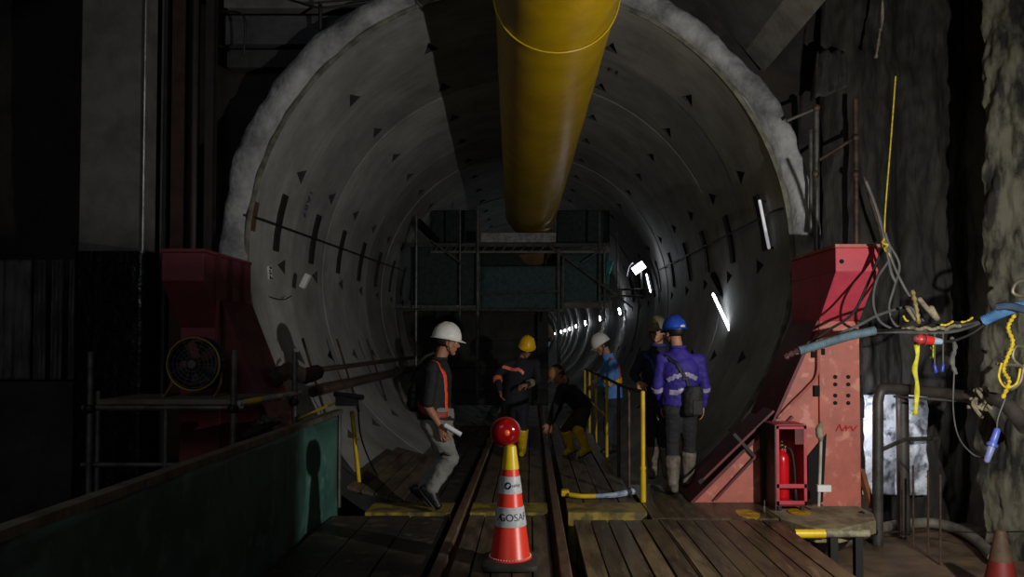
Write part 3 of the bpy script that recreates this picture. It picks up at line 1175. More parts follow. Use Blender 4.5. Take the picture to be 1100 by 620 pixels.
# lashing strap / hose on the threshold
st = thing('strap_hose', 'limp white and blue hose end lying behind the yellow threshold', 'hose', fl_(640, 535))
mb = MB()
a, b, c = fl_(612, 535), fl_(640, 536), fl_(680, 532)
mb.tube(smooth_path([a + V((0, 0, .03)), fl_(624, 536) + V((0, 0, .025)), b + V((0, 0, .025))], 6), .022, 8)
mb.build('yellow_end', m_ytube, st, SM)
mb = MB()
mb.tube(smooth_path([b + V((0, 0, .025)), fl_(660, 535) + V((0, 0, .028)), c + V((0, 0, .035))], 6), [.02 + .001 * k for k in range(13)], 8)
mb.build('white_hose', M('blue_white_hose', (178, 192, 206), (110, 130, 156), rough=.5, scale=14), st, SM)
mb = MB()
p = fl_(607, 533)
mb.box(p.x - .04, p.x + .04, p.y - .05, p.y + .05, .0125, .07)
tag(mb.build('stop_block', m_ytube, None, None, .012), 'small yellow block beside the right rail at the threshold', 'block')

# ------------------------------------------------------------------ left: green barrier, yellow post, scaffold
br = thing('site_barrier', 'green sheet barrier along the left edge of the deck', 'barrier', (-1.76, 4.4, 0))
rows = []
for i in range(24):
    z = -.12 + .96 * i / 23
    row = []
    for k in range(90):
        y = 1.6 + 5.2 * k / 89
        row.append(V((-1.76 + .018 * math.sin(y * 5.1) + .012 * nz((y, z, 0), 3, 1) - .03 * math.exp(-((y - 6.0) / .1) ** 2), y, z)))
    rows.append(row)
MB().sheet(rows).build('green_sheet', m_green, br, 1.2, 0, .012)
MB().tube([V((-1.745, 6.82, 0)), V((-1.745, 6.82, .84))], .018, 8).build('edge_strip', m_steel, br, SM)
for y in (1.7, 3.4, 5.1, 6.75):
    MB().box(-1.83, -1.79, y, y + .05, -.44, .86).build('post', m_black, br)
MB().bar(V((-1.78, 1.6, .86)), V((-1.78, 6.95, .86)), .07, .04).build('top_board', m_plank, br)
mb = MB()
c = P(373, 429, 6.95)
mb.box(c.x - .1, c.x + .1, c.y - .04, c.y + .04, c.z - .06, c.z + .03)
mb.tube([c + V((-.12, 0, .05)), c + V((.16, -.05, .02))], .025, 8)
mb.build('coupler', m_black, br)
for (a, b, r, mt, lab) in (((378, 442), (387, 531), .021, m_ytube, 'yellow leaning post at the far end of the green barrier'),):
    mb = MB().tube([P(a[0], a[1], 7.2), P(b[0], b[1], 7.3)], r, 10)
    tag(mb.build('barrier_post', mt, None, SM), lab, 'post')
mb = MB().tube([P(312, 454, 6.7), P(352, 436, 7.0), P(372, 428, 7.0)], .012, 6)
tag(mb.build('yellow_rod', m_ytube, None, SM), 'thin yellow rod lying along the scaffold towards the barrier', 'rod')
mb = MB()
mb.tube(smooth_path([P(384, 430, 7.1), P(388, 470, 7.4), P(402, 505, 7.7), P(412, 516, 7.9)]), .008, 6)
tag(mb.build('loose_cable', m_cable, None, SM), 'dark cable hanging from the barrier end to the sloping boards', 'cable')

sf = thing('scaffold_platform', 'low scaffold platform of boards on tubes left of the barrier', 'scaffold', (-2.9, 6.3, -.45))
for k in range(3):
    y0 = 6.02 + k * .22
    x1 = -2.36 + .12 * k
    MB().box(-3.5, x1, y0, y0 + .21, 1.0, 1.04).build('board', m_plank, sf, None, .004)
for (px, y, t, b) in ((100, 6.0, 378, None), (253, 6.0, 376, None), (318, 6.68, 378, None), (108, 6.68, 420, None)):
    p = P(px, t, y)
    MB().tube([V((p.x, p.y - .03, -.44)), V((p.x, p.y - .03, p.z))], .025, 10).build('standard', m_steel, sf, SM)
MB().tube([V((-3.6, 6.0, .975)), V((-2.3, 6.0, .975))], .024, 10).build('ledger', m_steel, sf, SM)
p0, p1 = P(256, 434, 5.98), P(322, 422, 6.72)
o = MB().tube([p0, p1], .026, 10).build('transom', M('pale_tube', (176, 172, 160), (120, 116, 106), rough=.5, scale=9), sf, SM)
MB().tube([p0 + (p1 - p0) * .1, p0 + (p1 - p0) * .32], .0275, 10).build('yellow_band', m_ytube, sf, SM)
MB().tube([V((-3.6, 6.0, .52)), V((-2.3, 6.0, .52))], .02, 10).build('ledger', m_steel, sf, SM)
MB().tube([V((-2.93, 6.0, -.44)), V((-2.93, 6.0, 1.0))], .022, 10).build('standard', m_steel, sf, SM)
for p in (V((-3.525, 5.97, .97)), V((-2.38, 5.97, .97)), V((-2.11, 6.65, .97))):
    MB().ball(p, .045, 10, 6).build('coupler', m_black, sf, SM)
mb = MB()
for k in range(7):
    p = P(268 + k * 3, 462 - k * 2, 6.3)
    mb.ball(p + V((0, 0, .02 * (k % 2))), .035, 8, 6)
mb.tube([P(258, 470, 6.1), P(300, 452, 6.5)], .03, 8)
tag(mb.build('rag_bundle', M('dark_rag', (58, 52, 46), (34, 31, 28), rough=.9, scale=12), None, SM), 'dark bundle of rags on top of the green barrier', 'rags')
# dark debris between the bracket and the pipes
mb = MB()
rows = []
mb.tube(smooth_path([P(292, 410, 7.3), P(310, 398, 7.5), P(326, 404, 7.8), P(340, 400, 8.2)]), [.06 + .03 * abs(math.sin(k)) for k in range(25)], 9)
tag(mb.build('sacking', M('brown_sack', (74, 60, 50), (44, 36, 30), rough=.9, scale=8), None, SM), 'brown sacking slung between the left bracket and the wall pipes', 'sacking')

# fan
fy = 6.42
fc = P(211, 391, fy)
fr = 28 * fy / FOC
fan = thing('floor_fan', 'round black floor fan with yellow rim on the scaffold platform', 'fan', (fc.x, fy, 1.04))
ringp = [fc + V((math.cos(t) * fr, -.06, math.sin(t) * fr)) for t in [2 * pi * k / 40 for k in range(40)]]
MB().tube(ringp, .008, 8, True).build('rim', M('fan_rim_ochre', (170, 140, 36), (140, 112, 30), rough=.5), fan, SM)
ringp = [fc + V((math.cos(t) * fr, .10, math.sin(t) * fr)) for t in [2 * pi * k / 40 for k in range(40)]]
MB().tube(ringp, .008, 8, True).build('rear_rim', m_black, fan, SM)
mb = MB()
rows = [[fc + V((math.cos(t) * fr * .985, y, math.sin(t) * fr * .985)) for t in [2 * pi * k / 40 for k in range(41)]] for y in (-.05, .1)]
mb.sheet(rows).build('drum', m_black, fan, SM, 0, .004)
mb = MB()
for rad in (.3, .45, .6, .75, .9):
    mb.tube([fc + V((math.cos(t) * fr * rad, -.07 - .02 * (1 - rad), math.sin(t) * fr * rad)) for t in [2 * pi * k / 32 for k in range(32)]], .003, 5, True)
for k in range(16):
    t = 2 * pi * k / 16
    mb.tube([fc + V((math.cos(t) * fr * .2, -.085, math.sin(t) * fr * .2)), fc + V((math.cos(t) * fr, -.062, math.sin(t) * fr))], .003, 5)
mb.build('guard', m_gcable, fan, SM)
for k in range(5):
    mb = MB()
    rows = []
    for i in range(5):
        rad = fr * (.16 + .72 * i / 4)
        ww = .3 + .25 * i / 4
        row = []
        for j in range(5):
            t = 2 * pi * k / 5 + (j / 4 - .5) * ww * 2
            row.append(fc + V((math.cos(t) * rad, .03 + (j / 4 - .5) * .08, math.sin(t) * rad)))
        rows.append(row)
    mb.sheet(rows).build('blade', M('blade_grey', (54, 54, 52), (40, 40, 39), rough=.5), fan, SM, 0, .004)
MB().lathe([(.045, -.04), (.05, 0), (.05, .1), (.03, .13)], 16, Matrix.Translation(fc + V((0, -.05, 0))) @ Matrix.Rotation(-pi / 2, 4, 'X')).build('motor_hub', m_black, fan, SM)
MB().lathe([(.034, 0), (.034, .004)], 16, Matrix.Translation(fc + V((0, -.094, 0))) @ Matrix.Rotation(-pi / 2, 4, 'X')).build('badge', m_steel, fan, SM)
for s in (-1, 1):
    mb = MB()
    mb.tube([fc + V((s * fr * .93, .02, -.08)), fc + V((s * fr * .93, .0, -fr * .8)), V((fc.x + s * fr * .95, fy - .12, 1.05))], .012, 8)
    mb.tube([V((fc.x + s * fr * .95, fy - .14, 1.052)), V((fc.x + s * fr * .95, fy + .14, 1.052))], .012, 8)
    mb.build('foot', M('fan_stand_ochre', (128, 96, 30), (96, 74, 28), rough=.5), fan, SM)

# ------------------------------------------------------------------ red thrust brackets
def bracket(sgn, label, yh, yc, yb, mats, extra):
    """corbelled steel bracket: head leaning to the front, sloping plate, column plate and raking gusset"""
    mh, mslope, mcol, mg = mats
    X = lambda x: sgn * x
    t = thing('thrust_bracket', label, 'bracket', (X(2.9), yc, -.44))
    xi, xo = (2.71, 3.09) if sgn > 0 else (2.86, 3.23)
    k = 1 if sgn > 0 else 0
    zt = P(920, 266, yh).z if sgn > 0 else P(195, 271, yh).z
    zm = P(920, 292, yh).z if sgn > 0 else P(195, 302, yh).z
    zl = P(900, 345, yc).z if sgn > 0 else P(210, 352, yc).z
    xx = sorted((X(xi), X(xo)))
    MB().prism([(yh, zm), (yh, zt), (yb, zt), (yb, zm)], 'x', xx[0], xx[1]).build('head', mh, t, None, .006)
    MB().box(xx[0] - .01, xx[1] + .01, yh - .02, yb, zt, zt + .03).build('head_plate', mcol, t, None, .004)
    MB().prism([(yh, zm), (yc, zl), (yb, zl), (yb, zm)], 'x', xx[0], xx[1]).build('sloping_plate', mslope, t, None, .006)
    MB().box(xx[0], xx[1], yc, yb, -.44 if sgn < 0 else -.12, zl).build('column', mcol, t, None, .006)
    # raking gusset plate with its flange
    zb = 0.0
    if sgn > 0:
        poly = [(xi, zl), (xi - .01, zb), (P(745, 535, yc).x, zb), (P(832, 452, yc).x, P(832, 452, yc).z)]
        e0, e1 = V((xi, 0, zl)), V((P(832, 452, yc).x, 0, P(832, 452, yc).z))
        e2 = V((P(743, 535, yc).x, 0, zb))
    else:
        poly = [(-xi, zl + .25), (-xi, -.44), (-1.9, -.44), (-2.35, .6)]
        e0, e1, e2 = V((-xi, 0, zl + .25)), V((-2.35, 0, .6)), V((-1.9, 0, -.44))
    MB().prism(poly, 'y', yc + .02, yc + .06).build('gusset', mg, t, None, .003)
    mb = MB()
    for a, b in ((e0, e1), (e1, e2)):
        mb.bar(V((a.x, (yc + yb) / 2, a.z)), V((b.x, (yc + yb) / 2, b.z)), yb - yc, .03, V((-sgn, 0, .8)))
    mb.build('flange', m_rdeep, t)
    return t, xi, xo, zt, zm, zl


rb, xi, xo, zt, zm, zl = bracket(1, 'bright red steel thrust bracket right of the tunnel mouth', 6.6, 7.0, 7.72, (m_rhead, M('red_slope', (204, 70, 86), (176, 62, 80), rough=.5, scale=4), m_rpaint, m_rpaint), True)
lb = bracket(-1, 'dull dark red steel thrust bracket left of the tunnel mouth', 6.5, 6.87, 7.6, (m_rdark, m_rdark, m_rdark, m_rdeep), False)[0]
# left bracket: stiffener ribs on the side facing the track
for y in (6.75, 7.05, 7.35):
    MB().box(-2.865, -2.83, y, y + .02, .9, 2.3).build('stiffener', m_rdeep, lb)
# bolt holes
for px in (897, 911):
    for py in (405, 413, 425, 433):
        p = P(px, py, 7.0)
        MB().lathe([(.019, 0), (.019, .008)], 14, Matrix.Translation(p) @ Matrix.Rotation(pi / 2, 4, 'X')).build('bolt_hole', m_hole, rb, SM)
p = P(904, 281, 6.6)
MB().lathe([(.02, 0), (.02, .008)], 14, Matrix.Translation(p) @ Matrix.Rotation(pi / 2, 4, 'X')).build('bolt_hole', m_hole, rb, SM)
for (px, py) in ((874, 381), (884, 378)):
    p = P(px, py, 7.0)
    MB().box(p.x - .018, p.x + .018, 6.995, 7.03, p.z - .03, p.z + .03).build('slot', m_hole, rb)
p = P(877, 420, 7.0)
MB().box(p.x - .025, p.x + .025, 6.98, 7.02, p.z - .05, p.z + .05).build('lug', m_hole, rb)
MB().tube(smooth_path([P(879, 372, 6.98), P(878, 402, 6.98), P(868, 416, 6.98), P(850, 434, 6.98), P(836, 449, 6.98)], 5), .014, 8).build('weld_rib', m_rpaint, rb, SM)
# inner raking channel bars down to the landing
for (o0, o1) in (((826, 440), (752, 512)), ((846, 446), (764, 534))):
    a, b = P(o0[0], o0[1], 7.12), P(o1[0], o1[1], 7.12)
    b.z = max(b.z, .03)
    MB().bar(a, b, .30, .022, V((-.7, 0, .7))).build('raking_flange', m_rdeep, rb)
a, b = P(836, 443, 7.18), P(756, 524, 7.18)
MB().bar(a, b, .02, .17, V((-.7, 0, .7))).build('raking_web', m_black, rb)
p = P(800, 476, 7.0)
MB().bar(P(788, 466, 6.99), P(812, 492, 6.99), .03, .03, V((0, 1, 0))).build('splice_bar', m_black, rb)
MB().prism([(P(868.5, 490, 6.99).x, P(868, 490, 6.99).z), (P(888, 466, 6.99).x, P(888, 466, 6.99).z), (P(884, 543, 6.99).x, .01), (P(868, 543, 6.99).x, .01)], 'y', 6.99, 7.01).build('access_opening', m_hole, rb)
# cable clip and red scribble on the plate
mb = MB()
for k, (x0, y0, x1, y1) in enumerate(((898, 463, 902, 456), (902, 456, 904, 463), (905, 463, 909, 457), (909, 457, 909, 463), (910, 460, 914, 458), (914, 458, 916, 463), (916, 463, 921, 457))):
    mb.tube([P(x0, y0, 6.996), P(x1, y1, 6.996)], .006, 5)
mb.build('paint_scribble', M('red_scribble', (196, 30, 40), (170, 26, 36), rough=.6), rb, SM)

# ------------------------------------------------------------------ extinguisher cabinet
cy0, cy1 = 6.66, 6.98
cx0, cx1 = P(834, 500, cy0).x, P(867, 500, cy0).x
cz0, cz1 = .005, P(850, 457, cy0).z
cb = thing('extinguisher_cabinet', 'open red steel cabinet standing before the red bracket', 'cabinet', ((cx0 + cx1) / 2, 6.8, cz0))
m_cab = M('cabinet_red', (190, 62, 74), (166, 52, 64), rough=.5)
mb = MB()
w = .028
mb.box(cx0, cx0 + w, cy0, cy0 + .03, cz0 + .04, cz1)
mb.box(cx1 - w, cx1, cy0, cy0 + .03, cz0 + .04, cz1)
mb.box(cx0, cx1, cy0, cy0 + .03, cz1 - .035, cz1)
mb.box(cx0, cx1, cy0, cy0 + .03, cz0 + .04, cz0 + .085)
mb.build('front_frame', m_cab, cb, None, .003)
MB().box(cx0, cx1, cy0, cy0 + .02, cz0 + .20, cz0 + .235).build('retaining_bar', m_cab, cb)
MB().box(cx0 + .17, cx1 - .028, cy0 + .005, cy0 + .02, cz1 - .17, cz1 - .035).build('corner_plate', m_rdeep, cb)
MB().box(cx0, cx1, cy1 - .012, cy1, cz0 + .04, cz1).build('back_panel', m_cab, cb)
MB().box(cx0, cx1, cy0, cy1, cz1 - .012, cz1 + .004).build('top_panel', m_cab, cb)
MB().box(cx0, cx1, cy0, cy1, cz0 + .04, cz0 + .052).build('bottom_panel', m_cab, cb)
o = MB().box(cx0 - .012, cx0, cy0, cy1, cz0, cz1).build('side_panel', m_timber3, cb)
o['label'] = 'dark side board'
MB().box(cx1 - .006, cx1, cy0 + .03, cy1, cz0 + .04, cz1).build('side_panel', m_cab, cb)
for x in (cx0 + .02, cx1 - .05):
    for y in (cy0 + .02, cy1 - .05):
        MB().box(x, x + .03, y, y + .03, cz0 - .004, cz0 + .04).build('foot', m_black, cb)
# black plate standing in for the shadow gap left of the cabinet
mb = MB().box(P(817, 500, 6.96).x, P(823, 500, 6.96).x + .02, 6.94, 6.985, .003, P(817, 458, 6.96).z)
tag(mb.build('shadow_board', m_black, None, None, .004), 'tall narrow black board standing in for the shadow left of the red cabinet', 'board')
ex = thing('fire_extinguisher', 'red fire extinguisher standing inside the open cabinet', 'fire extinguisher', (cx0 + .095, 6.80, cz0 + .053))
b = V((cx0 + .095, 6.80, cz0 + .053))
m_ext = M('extinguisher_red', (206, 20, 30), (190, 16, 26), rough=.25)
MB().lathe([(.05, 0), (.062, .012), (.064, .05), (.064, .36), (.06, .40), (.046, .435), (.024, .455), (.02, .475)], 24, Matrix.Translation(b)).build('cylinder', m_ext, ex, 1.0)
m_brass = M('brass_valve', (170, 140, 80), (130, 104, 56), rough=.35, metal=.7)
MB().lathe([(.02, .47), (.022, .48), (.022, .51), (.014, .52)], 14, Matrix.Translation(b)).build('valve', m_brass, ex, SM)
MB().bar(b + V((.0, .03, .53)), b + V((-.02, -.07, .55)), .016, .012).build('handle', m_black, ex)
MB().bar(b + V((.0, .03, .51)), b + V((.0, -.07, .495)), .014, .01).build('trigger', m_black, ex)
MB().ball(b + V((.024, -.02, .495)), .016, 10, 6).build('gauge', m_brass, ex, SM)
MB().tube(smooth_path([b + V((.02, -.02, .50)), b + V((.07, -.06, .46)), b + V((.09, -.075, .3)), b + V((.095, -.075, .12))]), .010, 8).build('hose', m_cable, ex, SM)
MB().cap(b + V((.095, -.075, .14)), b + V((.1, -.075, .04)), .012, .02, 10).build('nozzle', m_cable, ex, SM)

# white conduit with a rag
cd = thing('conduit', 'thin white conduit rising from the pad beside the red cabinet', 'conduit', V((P(880, 545, 6.62).x, 6.62, 0)))
MB().tube([P(879.5, 544, 6.62), P(881, 505, 6.62), P(882, 470, 6.62)], .013, 8).build('pipe', M('white_conduit', (190, 186, 172), (150, 146, 132), rough=.5), cd, SM)
MB().box(P(880, 522, 6.62).x - .02, P(892, 522, 6.62).x, 6.60, 6.64, P(880, 528, 6.62).z, P(880, 521, 6.62).z).build('saddle', m_white, cd)
mb = MB()
mb.tube(smooth_path([P(882, 474, 6.61), P(880, 462, 6.6), P(883, 452, 6.62)], 6), [.014, .02, .028, .034, .032, .03, .034, .03, .026, .022, .018, .012, .006], 9)
tag(mb.build('cloth_wrap', m_rag, None, SM), 'knotted pale rag on top of the white conduit', 'rag')
mb = MB()
p = P(821, 548, 6.6)
mb.cap(V((p.x, 6.6, .012)), V((p.x, 6.6, .05)), .012, .012, 8)
mb.tube([V((p.x, 6.6, .04)), V((p.x + .003, 6.6, .11))], .006, 8)
tag(mb.build('anchor_bolt', m_steel, None, SM), 'short steel anchor bolt standing on the landing left of the cabinet', 'bolt')

# ------------------------------------------------------------------ right: portal of dark pipes, film, hoses
pf = thing('bent_pipework', 'dark steel pipe frame bending over right of the red bracket', 'pipework', (P(943, 540, 7.2).x, 7.2, -.45))
path = [P(943, 600, 7.2), P(943, 432, 7.2), P(946, 421, 7.2), P(953, 417, 7.2), P(1000, 421, 6.9), P(1050, 427, 6.5), P(1066, 428, 6.3), P(1082, 436, 6.2), P(1104, 460, 6.0)]
path[0].z = -.44
m_dp = m_hpipe
MB().tube([path[0]] + smooth_path(path[1:], 6), [.05] + [.05 + .02 * max(0, (k - 28) / 14) for k in range(len(smooth_path(path[1:], 6)))], 14).build('bent_pipe', m_dp, pf, SM)
MB().tube([V((P(970, 500, 7.5).x, 7.5, -.44)), V((P(970, 500, 7.5).x, 7.5, P(970, 424, 7.5).z))], .06, 12).build('upright', m_dp, pf, SM)
MB().tube([P(943, 485, 7.2), P(972, 472, 7.45), P(1008, 471, 7.6)], .022, 8).build('cross_bar', m_dp, pf, SM)
MB().tube([P(960, 426, 7.1), P(1050, 432, 6.6)], .012, 8).build('thin_bar', m_steel, pf, SM)
mb = MB()
rnd = random.Random(5)
c = P(1048, 427, 6.42)
for k in range(9):
    a = c + V((rnd.uniform(-.06, .06), rnd.uniform(-.05, .02), rnd.uniform(-.02, .07)))
    mb.tube(smooth_path([a, a + V((rnd.uniform(-.06, .06), -.04, rnd.uniform(-.08, .02))), a + V((rnd.uniform(-.05, .08), -.03, rnd.uniform(-.16, -.06)))], 4), .016, 6)
tag(mb.build('rag_knot', m_rag, None, SM), 'tangled pale rag tied round the bend of the dark pipe', 'rag')

# milky film on the headwall behind the frame
mb = MB()
rows = []
for i in range(60):
    row = []
    for k in range(60):
        px = 928 + 68 * k / 59
        py = 424 + 108 * i / 59
        p = P(px, py, 7.92)
        p.y += .05 * nz(p, 3.5, 2) + .03 * nz(p, 9, 4)
        p.x += .03 * nz(p, 4, 9)
        row.append(p)
    rows.append(row)
mb.sheet(rows)
tag(mb.build('plastic_sheet', m_film, None, 1.2, 0, .003), 'crumpled milky plastic sheet hung behind the dark pipe frame', 'plastic sheet')
wl = thing('work_lamp', 'small work lamp hidden low behind the red bracket', 'lamp', V((3.25, 7.40, -.45)))
MB().tube([V((3.25, 7.45, -.44)), V((3.25, 7.45, .75))], .015, 8).build('stand', m_black, wl, SM)
MB().box(3.18, 3.32, 7.42, 7.46, .75, .93).build('housing', m_black, wl, None, .01)
MB().box(3.19, 3.31, 7.461, 7.475, .76, .92).build('lens', m_work, wl)

# starter bars on the ground
for i, (px, yt, yb) in enumerate(((968, 505, 577), (981, 500, 588), (997, 505, 594), (1010, 510, 606))):
    Y = (CAMZ + .44) * FOC / (yb - HOR)
    a, b = P(px, yb, Y), P(px, yt, Y)
    mb = MB()
    n = 40
    pts = [a + (b - a) * k / n for k in range(n + 1)]
    mb.tube(pts, [.009 + .0015 * (k % 2) for k in range(n + 1)], 7)
    tag(mb.build('starter_bar', m_rusty, None, SM), 'rusty ribbed steel bar standing in the mud, %s from the left' % ordn[i], 'steel bar', 'steel bars standing in the mud')
mb = MB()
pts = [P(1104, 571, 6.2), P(1050, 572, 6.8), P(1005, 571, 7.2), P(950, 572, 7.4)]
mb.tube(smooth_path(pts, 5), .006, 6)
tag(mb.build('string_line', m_cable, None, SM), 'thin taut dark wire stretched low behind the traffic cone stump', 'wire')
# ground hose
mb = MB()
hp = []
for px, py in ((882, 590), (905, 583), (935, 571), (965, 564), (1000, 562), (1030, 569), (1052, 583), (1068, 600)):
    Y = (CAMZ + .38) * FOC / (py - HOR)
    hp.append(P(px, py, min(Y, 7.9)))
for p in hp:
    p.z = max(p.z, -.39)
mb.tube(smooth_path(hp, 6), .052, 12)
tag(mb.build('ground_hose', m_hose, None, SM), 'thick grey hose curving over the mud right of the plank deck', 'hose')
mb = MB()
p = P(938, 560, 7.0)
mb.tube(smooth_path([P(925, 552, 6.6), P(933, 562, 6.7), P(940, 572, 6.9)], 5), .03, 8)
tag(mb.build('cable_tie', m_cable, None, SM), 'dark rope knot between the pad and the ground hose', 'rope')
mb = MB()
mb.bar(P(925, 505, 7.25), P(936, 545, 7.3), .05, .05)
tag(mb.build('timber_prop', M('orange_brown_wood', (150, 92, 58), (110, 66, 42), rough=.7, scale=6), None), 'short orange brown timber prop leaning beside the red bracket', 'timber')

# ------------------------------------------------------------------ cable bundle
CYF = 6.25
sl = thing('cable_sleeve', 'grey blue ribbed cable sleeve crossing in front of the red bracket', 'cable sleeve', P(890, 372, CYF))


def ribbed(pts, r, seg=12, amp=.006):
    q = smooth_path(pts, 26)
    return MB().tube(q, [r + amp * (k % 2) for k in range(len(q))], seg)


ribbed([P(858, 377, CYF), P(885, 369, CYF), P(912, 361, CYF), P(940, 355, CYF)], .034).build('sleeve', m_sleeve, sl, SM)
MB().tube(smooth_path([P(842, 384, CYF), P(850, 380, CYF), P(860, 376, CYF)], 5), [.02 + .006 * (k % 3) for k in range(11)], 8).build('taped_end', M('tape_dark', (70, 40, 40), (40, 26, 28), rough=.7, scale=20, c3=(140, 90, 90)), sl, SM)
MB().tube(smooth_path([P(938, 356, CYF), P(965, 355, CYF - .05), P(1000, 354, CYF - .1)], 5), .014, 8).build('inner_cable', m_gcable, sl, SM)
sl2 = thing('cable_sleeve', 'bright blue ribbed cable sleeve leaving past the pale pile', 'cable sleeve', P(1075, 335, 5.9))
ribbed([P(1056, 345, 6.0), P(1075, 336, 5.9), P(1092, 330, 5.8), P(1110, 326, 5.7)], .036).build('sleeve', m_bsleeve, sl2, SM)
MB().tube(smooth_path([P(1070, 330, 5.8), P(1085, 329, 5.75), P(1108, 335, 5.7)], 5), .03, 8).build('second_hose', M('dark_blue_hose', (52, 72, 96), (36, 52, 72), rough=.5), sl2, SM)

cols = [m_cable, m_gcable, m_cable, m_gcable, m_cable]
labs = ['lowest sagging black cable between the two ribbed sleeves', 'pale grey cable in the bundle between the two ribbed sleeves', 'black cable at the top of the bundle between the sleeves', 'grey cable drooping between the red plug and the blue sleeve', 'thin black cable behind the bundle between the sleeves']
for i in range(5):
    o = [0, -4, -9, 3, -6][i]
    mb = MB()
    pts = [P(938, 356 + (i % 2), CYF), P(965, 356 + o * .2, CYF - .04 * i), P(995, 356 + o * .6, CYF - .05), P(1022, 354 + o * .8, 6.15), P(1042, 350 + o * .4, 6.08), P(1060, 343, 6.0)]
    mb.tube(smooth_path(pts, 7), [.012, .013, .011, .014, .009][i], 7)
    tag(mb.build('bundle_cable', cols[i], None, SM), labs[i], 'cable', 'cables of the sagging bundle')
mb = MB()
rnd = random.Random(11)
pts = [P(968 + 4 * k, 353 + 1.0 * math.sin(k * 1.7) - (k > 12) * (k - 12) * 1.0, 6.12) for k in range(20)]
q = smooth_path(pts, 5)
mb.tube(q, [.010 + .007 * abs(math.sin(k * 1.3)) for k in range(len(q))], 7)
tag(mb.build('muddy_rope', m_rag, None, SM), 'muddy pale rope wound along the cable bundle', 'rope')
for a, b, lab in (((1010, 349), (1024, 345), 'yellow rope scrap in the middle of the cable bundle'), ((1032, 346), (1045, 341), 'yellow rope scrap on the cable bundle close to the blue sleeve'), ((976, 345), (970, 339), 'yellow rope scrap in the cable tangle left of the muddy chain')):
    mb = MB()
    mb.tube(smooth_path([P(a[0], a[1], 6.1), P((a[0] + b[0]) / 2, (a[1] + b[1]) / 2 + 2, 6.1), P(b[0], b[1], 6.1)], 4), [.006 + .005 * (q % 2) for q in range(9)], 7)
    tag(mb.build('rope_scrap', m_rope, None, SM), lab, 'rope', 'yellow rope scraps on the bundle')
# hanging loops
loops = [
    ([(951, 250), (956, 275), (942, 300), (938, 325), (945, 345), (962, 355)], .011, m_gcable, 'outer grey cable loop hanging right of the red bracket head'),
    ([(955, 262), (966, 285), (960, 310), (955, 330), (960, 347), (970, 354)], .011, m_gcable, 'inner grey cable loop hanging right of the red bracket head'),
    ([(944, 235), (953, 265), (960, 285), (972, 310), (985, 330), (992, 345)], .012, m_gcable, 'grey cable slanting down to the tangle of plugs'),
    ([(930, 195), (938, 215), (946, 240), (951, 262), (957, 292), (962, 303)], .014, m_gcable, 'grey cable coming down from the scaffold tubes'),
    ([(948, 268), (930, 310), (915, 338), (890, 355), (862, 375)], .012, m_cable, 'black cable crossing the sloping red plate'),
    ([(900, 360), (925, 348), (945, 338), (975, 330), (985, 340)], .013, m_gcable, 'grey cable above the ribbed sleeve on the bracket'),
]
for pts, r, mt, lb_ in loops:
    mb = MB().tube(smooth_path([P(a, b, 6.3 if 'black' not in lb_ else 6.42) for a, b in pts], 8), r, 7)
    tag(mb.build('hanging_cable', mt, None, SM), lb_, 'cable', 'cables looping beside the bracket')
mb = MB()
for a, b, r in (((988, 322), (1003, 340), .022), ((975, 332), (985, 346), .016), ((1000, 332), (1006, 342), .03)):
    mb.cap(P(a[0], a[1], 6.12), P(b[0], b[1], 6.1), r, r * .8, 8)
tag(mb.build('cable_joint', m_rag, None, SM), 'muddy taped cable joints above the red plug', 'cable joint')
mb = MB().tube(smooth_path([P(980, 312, 6.1), P(984, 330, 6.08), P(987, 348, 6.08)], 6), [.012 + .008 * (k % 2) for k in range(13)], 7)
tag(mb.build('muddy_chain', M('muddy_yellow', (160, 146, 84), (104, 92, 54), rough=.8, scale=20), None, SM), 'muddy yellowish chain hanging above the red plug', 'chain')
# yellow rope from above
mb = MB()
q = smooth_path([P(962, 82, 6.3), P(957, 150, 6.3), P(951, 225, 6.3), P(950, 256, 6.3)], 5)
mb.tube(q, .006, 6)
kn = [P(950, 256, 6.3), P(948, 261, 6.27), P(953, 263, 6.25), P(950, 266, 6.29), P(948, 263, 6.32), P(952, 270, 6.3), P(957, 277, 6.3)]
mb.tube(smooth_path(kn, 5), .011, 7)
tag(mb.build('yellow_line', m_rope, None, SM), 'thin yellow rope dropping to a knot beside the bracket head', 'rope')
# yellow straps
for (x, y0, y1, w, lab) in ((984, 364, 446, .016, 'broad yellow strap hanging below the red plug'), (1002, 366, 385, .008, 'short yellow tag hanging from the bundle right of the red plug')):
    mb = MB()
    rows = []
    for i in range(20):
        p = P(x + 1.2 * math.sin(i * .6), y0 + (y1 - y0) * i / 19, 6.15)
        rows.append([p + V((-w * (1 + .3 * math.sin(i)), .01 * math.sin(i * 1.1), 0)), p, p + V((w, -.01, 0))])
    mb.sheet(rows)
    tag(mb.build('yellow_strap', M('strap_yellow', (212, 206, 30), (168, 160, 22), rough=.6, scale=12), None, 1, 0, .004), lab, 'strap')
